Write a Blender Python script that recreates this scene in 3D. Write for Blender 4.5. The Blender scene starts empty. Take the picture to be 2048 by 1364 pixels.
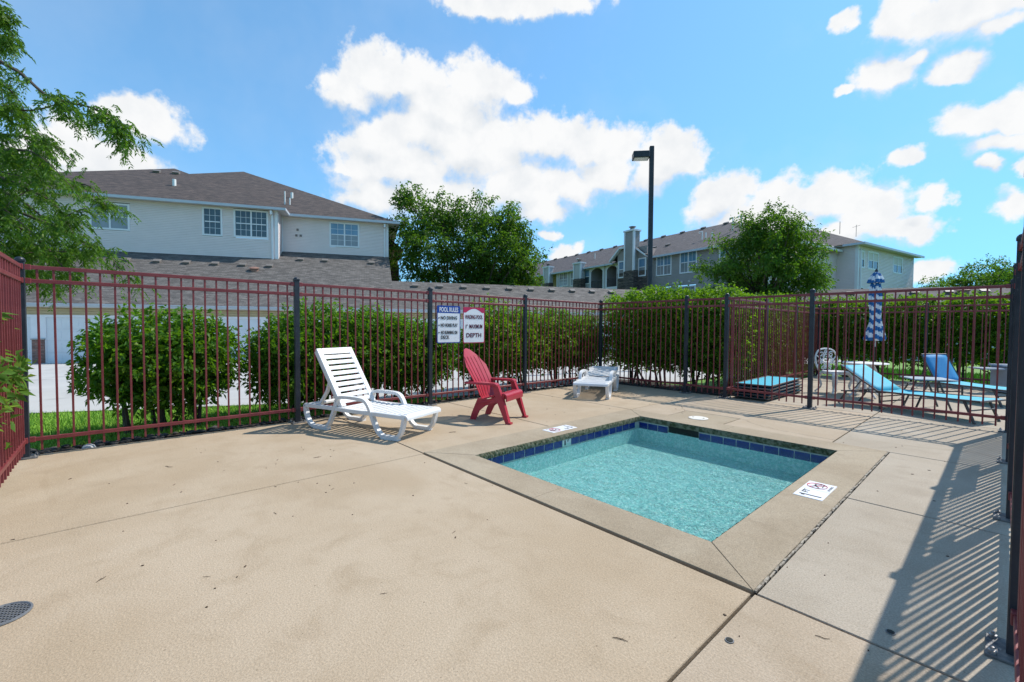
import bpy, bmesh, math, random
import numpy as np
from mathutils import Vector, Matrix, Euler

random.seed(11)
rng = np.random.default_rng(11)
SC = bpy.context.scene
COL = SC.collection
R = math.radians

# ------------------------------------------------------------------ camera
cam_d = bpy.data.cameras.new('camera')
cam = bpy.data.objects.new('camera', cam_d)
COL.objects.link(cam)
cam_d.sensor_width = 36.0
cam_d.lens = 36.0 * 879.57 / 2048.0
cam_d.clip_start = 0.02
cam_d.clip_end = 2000
_yaw, _pit, _rol = 0.842235, -0.031763, 0.005672
_fw = Vector((-math.sin(_yaw), math.cos(_yaw), 0)); _rt = Vector((math.cos(_yaw), math.sin(_yaw), 0)); _up = Vector((0, 0, 1))
_f2 = _fw * math.cos(_pit) + _up * math.sin(_pit); _u2 = _up * math.cos(_pit) - _fw * math.sin(_pit)
_r2 = _rt * math.cos(_rol) + _u2 * math.sin(_rol); _u3 = _u2 * math.cos(_rol) - _rt * math.sin(_rol)
_m = Matrix(((_r2.x, _u3.x, -_f2.x, 0), (_r2.y, _u3.y, -_f2.y, 0), (_r2.z, _u3.z, -_f2.z, 1.25), (0, 0, 0, 1)))
cam.matrix_world = _m
SC.camera = cam

# ------------------------------------------------------------------ exposure
SC.view_settings.view_transform = 'Standard'
SC.view_settings.look = 'None'
SC.view_settings.gamma = 1.0
SC.view_settings.exposure = 0.56
SC.view_settings.use_curve_mapping = False

# ------------------------------------------------------------------ sun
SUN = Vector((.38, 1.42, 1.8)).normalized()
sun_d = bpy.data.lights.new('sun', 'SUN')
sun_d.energy = 3.5
sun_d.angle = R(0.5)
sun_d.color = (1.0, 0.94, 0.86)
sun = bpy.data.objects.new('sun', sun_d)
COL.objects.link(sun)
sun.location = (5, 20, 25)
sun.rotation_euler = SUN.to_track_quat('Z', 'Y').to_euler()

# ------------------------------------------------------------------ world: Nishita sky with cumulus clouds
SKY_STRENGTH = 0.15
W = bpy.data.worlds.new('World')
SC.world = W
W.use_nodes = True
nt = W.node_tree
nt.nodes.clear()


def nd(t, typ, **kw):
    n = t.nodes.new(typ)
    for k, v in kw.items():
        setattr(n, k, v)
    return n


def setin(n, i, v):
    n.inputs[i].default_value = v


def lk(t, a, b):
    t.links.new(a, b)


def mth(t, op, a, b=None, c=None, clamp=False):
    n = nd(t, 'ShaderNodeMath', operation=op)
    n.use_clamp = clamp
    for i, v in enumerate((a, b, c)):
        if v is None:
            continue
        if isinstance(v, (int, float)):
            setin(n, i, v)
        else:
            lk(t, v, n.inputs[i])
    return n.outputs[0]


def vmth(t, op, a, b=None, c=None):
    n = nd(t, 'ShaderNodeVectorMath', operation=op)
    for i, v in enumerate((a, b, c)):
        if v is None:
            continue
        if isinstance(v, (tuple, list)):
            setin(n, i, v)
        elif isinstance(v, (int, float)):
            n.inputs['Scale'].default_value = v
        else:
            lk(t, v, n.inputs[i])
    return n


# (azimuth right of the view, elevation, half width, half height), degrees
CL = [(-16.6, 28.2, 4.4, 2.3), (-12.4, 28.2, 3.7, 2.1), (-20.1, 26.1, 3.4, 1.7), (-4.3, 28.3, 4.8, 2.4), (-1.7, 29.3, 2.2, 1.3), (-8.1, 26.1, 6.9, 2.8), (0.5, 27.7, 1.6, 1.2), (-9.9, 23.4, 6.8, 3.1), (-16.6, 21.3, 4.1, 2.4), (-18.4, 18.4, 3.5, 1.9), (-14.2, 19.4, 7.2, 3.3), (-4.9, 21.6, 8.2, 3.8), (4.7, 22.7, 7.0, 2.4), (11.0, 21.3, 4.9, 2.2), (18.8, 19.9, 4.3, 2.4), (21.6, 19.1, 1.2, 1.1), (17.1, 18.2, 2.4, 1.8), (11.7, 18.8, 3.4, 2.2), (8.0, 17.6, 4.4, 2.3), (1.6, 17.1, 6.4, 2.9), (-17.8, 15.7, 4.1, 2.3), (-10.6, 15.6, 8.7, 2.9), (3.5, 14.8, 3.2, 1.5), (-20.7, 17.9, 1.1, 0.6), (1.4, 36.0, 9.4, 1.2), (-4.9, 35.4, 3.8, 0.9), (-1.8, 34.8, 3.2, 0.6), (-39.1, 19.6, 2.9, 1.8), (-41.4, 19.6, 1.6, 1.1), (-43.9, 15.8, 3.4, 2.1), (-41.8, 15.4, 3.6, 1.8), (-46.4, 13.9, 2.4, 2.1), (45.7, 26.7, 4.7, 2.1), (40.6, 27.9, 1.7, 1.2), (36.4, 28.9, 1.2, 0.6), (47.0, 24.5, 1.5, 0.8), (39.8, 23.7, 2.2, 1.7), (41.8, 24.4, 1.0, 0.6), (36.5, 23.3, 0.7, 0.4), (44.6, 22.6, 1.6, 1.0), (46.3, 18.0, 2.8, 1.4), (48.3, 17.9, 1.7, 1.5), (47.5, 15.8, 2.1, 0.9), (41.2, 15.9, 1.2, 0.9), (46.8, 14.1, 0.7, 0.7), (48.9, 13.5, 0.8, 0.6), (48.4, 10.4, 1.0, 1.4), (43.5, 12.1, 1.0, 0.9), (25.5, 15.1, 3.1, 2.4), (31.0, 13.9, 2.8, 2.1), (35.1, 13.3, 3.5, 2.2), (39.2, 11.7, 3.1, 1.9), (24.0, 13.7, 2.2, 1.4), (29.2, 11.5, 5.9, 2.2), (42.2, 9.6, 1.9, 1.3), (37.3, 9.8, 4.5, 1.2), (43.0, 5.6, 1.5, 0.8), (6.4, 9.8, 1.8, 1.0), (4.5, 12.0, 1.2, 0.6)]

tc = nd(nt, 'ShaderNodeTexCoord')
dirv = tc.outputs['Generated']
a_r = vmth(nt, 'DOT_PRODUCT', dirv, tuple(_rt)).outputs['Value']
a_f = vmth(nt, 'DOT_PRODUCT', dirv, tuple(_fw)).outputs['Value']
sepd = nd(nt, 'ShaderNodeSeparateXYZ'); lk(nt, dirv, sepd.inputs[0])
az = mth(nt, 'MULTIPLY', mth(nt, 'ARCTAN2', a_r, a_f), 57.29578)
el = mth(nt, 'MULTIPLY', mth(nt, 'ARCSINE', sepd.outputs[2]), 57.29578)
comb = nd(nt, 'ShaderNodeCombineXYZ'); lk(nt, az, comb.inputs[0]); lk(nt, el, comb.inputs[1])


def noise(t, vec, scale, detail=4.0, rough=0.5, dist=0.0, off=None):
    n = nd(t, 'ShaderNodeTexNoise')
    setin(n, 'Scale', scale); setin(n, 'Detail', detail); setin(n, 'Roughness', rough); setin(n, 'Distortion', dist)
    if off is not None:
        vec = vmth(t, 'ADD', vec, off).outputs[0]
    if vec is not None:
        lk(t, vec, n.inputs['Vector'])
    return n


nw = noise(nt, dirv, 9.0, 3.0, 0.5)
warp = vmth(nt, 'MULTIPLY', vmth(nt, 'SUBTRACT', nw.outputs['Color'], (.5, .5, .5)).outputs[0], (3.6, 2.8, 0)).outputs[0]
nw2 = noise(nt, dirv, 34.0, 4.0, 0.55)
warp2 = vmth(nt, 'MULTIPLY', vmth(nt, 'SUBTRACT', nw2.outputs['Color'], (.5, .5, .5)).outputs[0], (1.9, 1.5, 0)).outputs[0]
Pw = vmth(nt, 'ADD', vmth(nt, 'ADD', comb.outputs[0], warp).outputs[0], warp2).outputs[0]


def field(P):
    d = None
    for a, e, ra, re in CL:
        ra *= 1.20; re *= 1.24
        q = vmth(nt, 'MULTIPLY_ADD', P, (1 / ra, 1 / re, 0), (-a / ra, -e / re, 0)).outputs[0]
        v = vmth(nt, 'LENGTH', q).outputs['Value']
        d = v if d is None else mth(nt, 'SMOOTH_MIN', d, v, 0.25)
    return d


fd = field(Pw)
f_up = field(vmth(nt, 'ADD', Pw, (1.0, 2.2, 0)).outputs[0])      # the same clouds looked at a little higher: gives their grey undersides
nf = noise(nt, dirv, 30.0, 8.0, 0.60)
dens = mth(nt, 'ADD', mth(nt, 'SUBTRACT', 1.0, fd), mth(nt, 'MULTIPLY', mth(nt, 'SUBTRACT', nf.outputs[0], .5), 1.5))
mk = nd(nt, 'ShaderNodeMapRange', interpolation_type='SMOOTHSTEP'); lk(nt, dens, mk.inputs[0])
setin(mk, 1, -0.22)
# the rest of the sky, outside the picture, carries scattered clouds of the same sort
ng = noise(nt, dirv, 3.2, 7.0, 0.55, off=(3.1, 1.7, 0.4))
gm = nd(nt, 'ShaderNodeMapRange', interpolation_type='SMOOTHSTEP'); lk(nt, ng.outputs[0], gm.inputs[0]); setin(gm, 1, .57); setin(gm, 2, .68)
out_az = nd(nt, 'ShaderNodeMapRange'); lk(nt, mth(nt, 'ABSOLUTE', az), out_az.inputs[0]); setin(out_az, 1, 54); setin(out_az, 2, 66)
out_el = nd(nt, 'ShaderNodeMapRange'); lk(nt, el, out_el.inputs[0]); setin(out_el, 1, 41); setin(out_el, 2, 50)
outside = mth(nt, 'MAXIMUM', out_az.outputs[0], out_el.outputs[0])
hz = nd(nt, 'ShaderNodeMapRange'); lk(nt, el, hz.inputs[0]); setin(hz, 1, 2); setin(hz, 2, 9)
gmask = mth(nt, 'MULTIPLY', mth(nt, 'MULTIPLY', gm.outputs[0], outside), hz.outputs[0])
mask = mth(nt, 'MAXIMUM', mk.outputs[0], gmask, clamp=True)
# thin veil of haze cloud
nv = noise(nt, dirv, 2.6, 5.0, 0.6, off=(7.3, 2.2, 1.0))
veil = nd(nt, 'ShaderNodeMapRange'); lk(nt, nv.outputs[0], veil.inputs[0]); setin(veil, 1, .45); setin(veil, 2, .9); setin(veil, 3, 0.0); setin(veil, 4, .22)
# cloud brightness
und = nd(nt, 'ShaderNodeMapRange', interpolation_type='SMOOTHSTEP'); lk(nt, mth(nt, 'SUBTRACT', fd, f_up), und.inputs[0])
setin(und, 1, -0.2); setin(und, 2, 0.65)
lk(nt, mth(nt, 'MULTIPLY_ADD', und.outputs[0], .48, .30), mk.inputs[2])        # crisp tops, soft undersides
puff = mth(nt, 'MULTIPLY_ADD', noise(nt, dirv, 17.0, 6.0, .58, off=(1.3, .2, 2.2)).outputs[0], 3.2, -1.45)
shn = mth(nt, 'ADD', mth(nt, 'MULTIPLY', und.outputs[0], .62), mth(nt, 'MULTIPLY', puff, .42), clamp=True)
ccol = nd(nt, 'ShaderNodeMix', data_type='RGBA'); lk(nt, shn, ccol.inputs[0])
ccol.inputs[6].default_value = (.655, .660, .664, 1); ccol.inputs[7].default_value = (.45, .49, .535, 1)
sky = nd(nt, 'ShaderNodeTexSky', sky_type='NISHITA')
sky.sun_disc = False
sky.sun_elevation = math.asin(SUN.z)
sky.sun_rotation = math.atan2(SUN.x, SUN.y)
sky.air_density = 1.0; sky.dust_density = 0.6; sky.ozone_density = 2.2; sky.altitude = 200
tint = nd(nt, 'ShaderNodeMix', data_type='RGBA', blend_type='MULTIPLY'); tint.inputs[0].default_value = 1.0
lk(nt, sky.outputs[0], tint.inputs[6]); tint.inputs[7].default_value = (1.34, 1.60, 1.52, 1)
bg_sky = nd(nt, 'ShaderNodeBackground'); # film-like shoulder so that the pale band over the horizon keeps its blue
ksky = vmth(nt, 'MULTIPLY_ADD', tint.outputs[2], (.50, .165, .075), (1, 1, 1)).outputs[0]
soft = vmth(nt, 'DIVIDE', tint.outputs[2], ksky).outputs[0]
lk(nt, soft, bg_sky.inputs[0]); setin(bg_sky, 1, SKY_STRENGTH)
bg_cl = nd(nt, 'ShaderNodeBackground'); lk(nt, ccol.outputs[2], bg_cl.inputs[0]); setin(bg_cl, 1, 1.0)
mix = nd(nt, 'ShaderNodeMixShader')
lk(nt, mth(nt, 'MAXIMUM', mask, veil.outputs[0], clamp=True), mix.inputs[0]); lk(nt, bg_sky.outputs[0], mix.inputs[1]); lk(nt, bg_cl.outputs[0], mix.inputs[2])
wo = nd(nt, 'ShaderNodeOutputWorld'); lk(nt, mix.outputs[0], wo.inputs[0])
W.cycles.sampling_method = 'MANUAL'
W.cycles.sample_map_resolution = 512

# ------------------------------------------------------------------ materials
MATS = {}


def mat(name, col, rough=.6, col2=None, nscale=6.0, ndetail=5.0, bump=0.0, bscale=40.0, metal=0.0, spec=.4, spots=None, island=0.0, coords='Object', lo=.35, hi=.65, coat=0.0):
    """Principled material whose colour wanders between two tones, with a fine bump."""
    m = bpy.data.materials.new(name); m.use_nodes = True
    t = m.node_tree; b = t.nodes['Principled BSDF']
    setin(b, 'Roughness', rough); setin(b, 'Metallic', metal); setin(b, 'Specular IOR Level', spec); setin(b, 'Coat Weight', coat)
    tcn = nd(t, 'ShaderNodeTexCoord'); vec = tcn.outputs[coords]
    c4 = (*col, 1)
    out = None
    if col2 is not None:
        n = noise(t, vec, nscale, ndetail, .6)
        mr = nd(t, 'ShaderNodeMapRange'); lk(t, n.outputs[0], mr.inputs[0]); setin(mr, 1, lo); setin(mr, 2, hi)
        mx = nd(t, 'ShaderNodeMix', data_type='RGBA'); lk(t, mr.outputs[0], mx.inputs[0])
        mx.inputs[6].default_value = c4; mx.inputs[7].default_value = (*col2, 1)
        out = mx.outputs[2]
    if spots is not None:           # (scale, threshold, colour)
        s, th, sc = spots
        n = noise(t, vec, s, 2.0, .5)
        mr = nd(t, 'ShaderNodeMapRange'); lk(t, n.outputs[0], mr.inputs[0]); setin(mr, 1, th); setin(mr, 2, th + .08)
        mx = nd(t, 'ShaderNodeMix', data_type='RGBA'); lk(t, mr.outputs[0], mx.inputs[0])
        if out is None:
            mx.inputs[6].default_value = c4
        else:
            lk(t, out, mx.inputs[6])
        mx.inputs[7].default_value = (*sc, 1)
        out = mx.outputs[2]
    if island:
        g = nd(t, 'ShaderNodeNewGeometry')
        h = nd(t, 'ShaderNodeHueSaturation')
        v = mth(t, 'MULTIPLY_ADD', g.outputs['Random Per Island'], island * 2, 1 - island)
        lk(t, v, h.inputs['Value'])
        if out is None:
            h.inputs['Color'].default_value = c4
        else:
            lk(t, out, h.inputs['Color'])
        out = h.outputs[0]
    if out is None:
        setin(b, 'Base Color', c4)
    else:
        lk(t, out, b.inputs['Base Color'])
    if bump:
        n = noise(t, vec, bscale, 4.0, .6)
        bn = nd(t, 'ShaderNodeBump'); setin(bn, 'Strength', bump); setin(bn, 'Distance', .01)
        lk(t, n.outputs[0], bn.inputs['Height']); lk(t, bn.outputs[0], b.inputs['Normal'])
    MATS[name] = m
    return m


def concrete(name, c1, c2, dirt, bump=.5):
    """Broomed concrete: broad blotches, water marks, sandy grain."""
    m = bpy.data.materials.new(name); m.use_nodes = True
    t = m.node_tree; b = t.nodes['Principled BSDF']; setin(b, 'Roughness', .86); setin(b, 'Specular IOR Level', .25)
    v = nd(t, 'ShaderNodeTexCoord').outputs['Object']

    def ramp(src, lo, hi, a, c):
        mr = nd(t, 'ShaderNodeMapRange', interpolation_type='SMOOTHSTEP'); lk(t, src, mr.inputs[0]); setin(mr, 1, lo); setin(mr, 2, hi)
        mx = nd(t, 'ShaderNodeMix', data_type='RGBA'); lk(t, mr.outputs[0], mx.inputs[0])
        for sock, val in ((mx.inputs[6], a), (mx.inputs[7], c)):
            if isinstance(val, tuple):
                sock.default_value = (*val, 1)
            else:
                lk(t, val, sock)
        return mx.outputs[2]
    base = ramp(noise(t, v, .75, 6, .62, .4).outputs[0], .34, .66, c1, c2)
    mid = ramp(noise(t, v, 3.4, 6, .65, .6, off=(4.2, 1.1, 0)).outputs[0], .45, .80, base, tuple(x * .93 for x in c1))
    streak = noise(t, vmth(t, 'MULTIPLY', v, (.5, 2.4, 1)).outputs[0], 1.3, 6, .7, .8, off=(9.1, 3.3, 0))
    st = ramp(streak.outputs[0], .54, .92, mid, dirt)
    mul = nd(t, 'ShaderNodeMix', data_type='RGBA', blend_type='MULTIPLY'); setin(mul, 0, 1.0); lk(t, st, mul.inputs[6])
    gr = nd(t, 'ShaderNodeMapRange'); g1 = noise(t, v, 120, 3, .7); lk(t, g1.outputs[0], gr.inputs[0]); setin(gr, 1, .3); setin(gr, 2, .7); setin(gr, 3, .76); setin(gr, 4, 1.24)
    lk(t, gr.outputs[0], mul.inputs[7])
    sp = ramp(noise(t, v, 70, 2, .5, off=(2, 2, 0)).outputs[0], .70, .78, mul.outputs[2], tuple(x * .45 for x in dirt))
    lk(t, sp, b.inputs['Base Color'])
    bn = nd(t, 'ShaderNodeBump'); setin(bn, 'Strength', bump); setin(bn, 'Distance', .006)
    lk(t, noise(t, v, 150, 4, .7).outputs[0], bn.inputs['Height']); lk(t, bn.outputs[0], b.inputs['Normal'])
    MATS[name] = m


def leaf_mat(name, c_lo, c_hi, trans, amount=.45, rough=.42):
    m = bpy.data.materials.new(name); m.use_nodes = True
    t = m.node_tree; t.nodes.clear()
    g = nd(t, 'ShaderNodeNewGeometry')
    rp = nd(t, 'ShaderNodeValToRGB'); lk(t, g.outputs['Random Per Island'], rp.inputs[0])
    rp.color_ramp.elements[0].color = (*c_lo, 1); rp.color_ramp.elements[1].color = (min(c_hi[0] * 2.0, .3), c_hi[1] * 1.35, c_hi[2], 1)
    e = rp.color_ramp.elements.new(.84); e.color = (*c_hi, 1)
    e = rp.color_ramp.elements.new(.03); e.color = (*c_lo, 1)
    rp.color_ramp.elements[0].color = (.10, .075, .02, 1)          # the odd browned leaf
    p = nd(t, 'ShaderNodeBsdfPrincipled'); lk(t, rp.outputs[0], p.inputs['Base Color']); setin(p, 'Roughness', rough + .12); setin(p, 'Specular IOR Level', .25)
    tr = nd(t, 'ShaderNodeBsdfTranslucent'); tr.inputs[0].default_value = (*trans, 1)
    mx = nd(t, 'ShaderNodeMixShader'); setin(mx, 0, amount)
    lk(t, p.outputs[0], mx.inputs[1]); lk(t, tr.outputs[0], mx.inputs[2])
    o = nd(t, 'ShaderNodeOutputMaterial'); lk(t, mx.outputs[0], o.inputs[0])
    MATS[name] = m
    return m


mat('rough_edge', (.22, .20, .13), .95, (.055, .065, .025), 28, 6, 1.6, 60, lo=.42, hi=.60)
mat('dark_joint', (.018, .016, .013), .95, (.05, .043, .035), 30)
mat('sealant', (.36, .32, .26), .9, (.20, .17, .13), 22, 6, 1.0, 60, lo=.45, hi=.6)
mat('blue_tile', (.006, .016, .16), .16, (.010, .026, .22), 9, 3, .05, 30, spec=.6)
mat('white_tile', (.72, .72, .70), .2, (.64, .64, .62), 12)
mat('grout', (.55, .56, .54), .9, (.40, .43, .40), 25)
mat('caustic_plaster', (.48, .74, .72), .7, (.97, .98, .97), 34, 4, 1.0, 40, lo=.42, hi=.66)  # plaster; pale speckles put caustic light from the ripples into its base colour
mat('skimmer_dark', (.02, .022, .018), .8)
mat('black_metal', (.016, .019, .027), .38, (.028, .033, .043), 9, 6, .2, 120, spots=(30, .72, (.10, .10, .105)))
mat('maroon_metal', (.155, .026, .030), .42, (.215, .045, .046), 5, 6, .15, 90, spots=(38, .70, (.09, .022, .020)))
mat('plate_metal', (.05, .06, .075), .5, (.20, .19, .18), 30, 4, .3, 90, metal=.4)
mat('bolt_metal', (.45, .45, .46), .45, (.25, .22, .2), 60, metal=.7)
mat('white_plastic', (.74, .74, .735), .36, (.66, .66, .655), 4, 4, .04, 60)
mat('red_plastic', (.36, .024, .042), .36, (.41, .034, .055), 5, 4, .05, 60)
mat('white_metal', (.74, .72, .70), .45, (.66, .64, .62), 20, 4, .1, 80)
mat('bronze_frame', (.06, .055, .055), .45, (.09, .085, .08), 20)
mat('teal_sling', (.025, .36, .50), .65, (.035, .40, .54), 60, 3, .25, 400)
mat('blue_sling', (.022, .21, .46), .65, (.03, .25, .50), 60, 3, .25, 400)
mat('table_slat', (.34, .40, .44), .5, (.28, .33, .37), 12)
mat('umbrella_blue', (.014, .105, .30), .8, (.02, .14, .36), 12, 4, .2, 90)
mat('umbrella_white', (.74, .75, .78), .8, (.66, .68, .72), 12, 4, .2, 90)
mat('sign_white', (.76, .77, .80), .35, (.72, .73, .76), 4)
mat('sign_blue', (.012, .055, .30), .35)
mat('sign_red', (.48, .022, .085), .35)
mat('ink_black', (.018, .018, .02), .5)
mat('ink_maroon', (.11, .012, .035), .5)
mat('ink_red', (.52, .03, .05), .5)
mat('ink_grey', (.30, .30, .31), .5)
mat('lid_white', (.74, .71, .64), .5, (.66, .62, .55), 20)
mat('grate_metal', (.15, .16, .175), .55, (.2, .2, .2), 30, metal=.3)
mat('siding', (.78, .69, .67), .62, (.74, .655, .635), 1.2, 3)
mat('siding_warm', (.62, .56, .50), .62, (.58, .525, .47), 1.2, 3)
mat('siding_grey', (.33, .305, .285), .62, (.36, .335, .315), 1.2, 3)
mat('siding_pale', (.55, .545, .53), .62, (.51, .505, .49), 1.2, 3)
mat('siding_tan', (.52, .42, .25), .65, (.47, .38, .23), 2, 3)
mat('white_trim', (.76, .77, .79), .45, (.72, .73, .75), 3)
mat('gutter', (.50, .54, .59), .4, (.46, .50, .55), 3)
mat('soffit', (.55, .53, .50), .7)
mat('garage_door', (.70, .73, .75), .5, (.66, .69, .71), 2)
mat('glass_dark', (.035, .055, .065), .06, (.05, .085, .10), 1.7, 4, spec=.8)
mat('glass_blinds', (.20, .22, .235), .10, (.26, .285, .30), 1.2, 4, spec=.8)
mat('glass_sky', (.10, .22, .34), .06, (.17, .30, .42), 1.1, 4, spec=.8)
mat('blind_fabric', (.62, .60, .56), .8)
mat('vent_metal', (.20, .18, .165), .6, (.15, .135, .125), 20)
mat('vent_rust', (.30, .17, .13), .6, (.23, .13, .10), 20)
mat('pvc', (.78, .78, .76), .5)
mat('bark', (.10, .075, .055), .9, (.05, .038, .03), 20, 5, .8, 40)
mat('twig', (.055, .035, .022), .9, (.09, .06, .04), 40)
mat('grass', (.075, .20, .008), .8, (.12, .25, .025), 3.0, 6)
mat('grass_blade', (.17, .34, .025), .6, (.24, .44, .045), 1.2, 4, island=.25)
mat('far_grass', (.10, .27, .006), .75, (.15, .34, .012), 1.2, 4, island=.25)
mat('soil', (.055, .042, .032), .95, (.03, .024, .02), 8, 5, .8, 50)
mat('rock', (.08, .075, .07), .9, (.035, .032, .032), 7, 5, .6, 60, island=.35)
mat('pale_rock', (.50, .50, .50), .9, (.4, .4, .4), 9)
mat('road', (.46, .45, .43), .9, (.41, .40, .385), .5, 6, .3, 60, spots=(.9, .62, (.37, .36, .345)))
mat('lens', (.55, .55, .5), .3)
mat('bin_grey', (.36, .40, .46), .5, (.32, .36, .42), 4)
mat('tag_orange', (.45, .10, .04), .6)

concrete('tan_concrete', (.385, .295, .198), (.440, .350, .250), (.320, .238, .152))
concrete('warm_concrete', (.375, .295, .208), (.438, .355, .265), (.310, .235, .155))
concrete('grey_concrete', (.345, .290, .222), (.405, .348, .275), (.285, .235, .172))
concrete('coping_concrete', (.315, .250, .172), (.385, .318, .230), (.225, .175, .115), .7)
leaf_mat('shrub_leaf', (.030, .098, .009), (.085, .200, .016), (.18, .40, .012), .38, .36)
leaf_mat('hedge_leaf', (.032, .105, .009), (.105, .225, .016), (.24, .46, .012), .40, .38)
leaf_mat('bright_leaf', (.060, .14, .020), (.12, .24, .035), (.24, .42, .05), .40, .4)
leaf_mat('tree_leaf', (.018, .060, .008), (.060, .135, .014), (.17, .36, .015), .34, .4)
leaf_mat('locust_leaf', (.018, .062, .012), (.058, .130, .016), (.17, .36, .018), .40, .4)


def brick_mat(name, c1, c2, mortar, scale, bw=.5, rh=.25, msize=.02, vec_swap=True, bump=.6, rough=.85, offset=.5, squash=1.0):
    m = bpy.data.materials.new(name); m.use_nodes = True
    t = m.node_tree; b = t.nodes['Principled BSDF']; setin(b, 'Roughness', rough)
    uvn = nd(t, 'ShaderNodeUVMap')
    br = nd(t, 'ShaderNodeTexBrick'); lk(t, uvn.outputs[0], br.inputs['Vector'])
    br.offset = offset
    setin(br, 'Color1', (*c1, 1)); setin(br, 'Color2', (*c2, 1)); setin(br, 'Mortar', (*mortar, 1)); setin(br, 'Scale', scale)
    setin(br, 'Mortar Size', msize); setin(br, 'Mortar Smooth', .3); setin(br, 'Brick Width', bw); setin(br, 'Row Height', rh); setin(br, 'Bias', 0)
    n = noise(t, vmth(t, 'MULTIPLY', uvn.outputs[0], (1.6, 5.0, 1)).outputs[0], 1.0, 6, .65)
    mx = nd(t, 'ShaderNodeMix', data_type='RGBA', blend_type='MULTIPLY'); setin(mx, 0, 1.0)
    lk(t, br.outputs[0], mx.inputs[6])
    mr = nd(t, 'ShaderNodeMapRange'); lk(t, n.outputs[0], mr.inputs[0]); setin(mr, 1, .3); setin(mr, 2, .7); setin(mr, 3, .60); setin(mr, 4, 1.40)
    lk(t, mr.outputs[0], mx.inputs[7])
    lk(t, mx.outputs[2], b.inputs['Base Color'])
    bn = nd(t, 'ShaderNodeBump'); setin(bn, 'Strength', bump); setin(bn, 'Distance', .012)
    lk(t, mth(t, 'SUBTRACT', 1.0, br.outputs['Fac']), bn.inputs['Height']); lk(t, bn.outputs[0], b.inputs['Normal'])
    MATS[name] = m
    return m


brick_mat('shingle_brown', (.105, .076, .064), (.050, .038, .034), (.032, .025, .022), 1.0, .30, .145, .010, offset=.37)
brick_mat('shingle_grey', (.155, .140, .128), (.082, .074, .068), (.05, .045, .042), 1.0, .30, .145, .010, offset=.37)
brick_mat('shingle_mauve', (.115, .098, .098), (.070, .060, .062), (.045, .040, .041), 1.0, .30, .145, .010, offset=.37)
brick_mat('stone_veneer', (.20, .155, .125), (.055, .045, .042), (.03, .026, .024), 1.0, .36, .11, .016, offset=.43, bump=1.0)
brick_mat('pier_brick', (.24, .125, .095), (.14, .075, .06), (.22, .19, .17), 1.0, .215, .075, .009)

# water: clear tinted surface (sun passes straight through) with a rippled mirror coat
wm = bpy.data.materials.new('pool_water'); wm.use_nodes = True
t = wm.node_tree; t.nodes.clear()
tcw = nd(t, 'ShaderNodeTexCoord')
tr = nd(t, 'ShaderNodeBsdfTransparent'); tr.inputs[0].default_value = (.74, .975, .97, 1)
gl = nd(t, 'ShaderNodeBsdfGlossy'); setin(gl, 'Roughness', .045); gl.inputs[0].default_value = (.95, 1, 1, 1)
n1 = noise(t, tcw.outputs['Object'], 34.0, 4, .6, 1.2); n2 = noise(t, tcw.outputs['Object'], 7.0, 3, .5, .3)
hsum = mth(t, 'MULTIPLY_ADD', n2.outputs[0], 1.2, n1.outputs[0])
bw = nd(t, 'ShaderNodeBump'); setin(bw, 'Strength', 1.0); setin(bw, 'Distance', .075); lk(t, hsum, bw.inputs['Height'])
lk(t, bw.outputs[0], gl.inputs['Normal'])
fr = nd(t, 'ShaderNodeFresnel'); setin(fr, 'IOR', 1.33); lk(t, bw.outputs[0], fr.inputs['Normal'])
mxw = nd(t, 'ShaderNodeMixShader'); lk(t, fr.outputs[0], mxw.inputs[0]); lk(t, tr.outputs[0], mxw.inputs[1]); lk(t, gl.outputs[0], mxw.inputs[2])
ow = nd(t, 'ShaderNodeOutputMaterial'); lk(t, mxw.outputs[0], ow.inputs[0])
MATS['pool_water'] = wm


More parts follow.
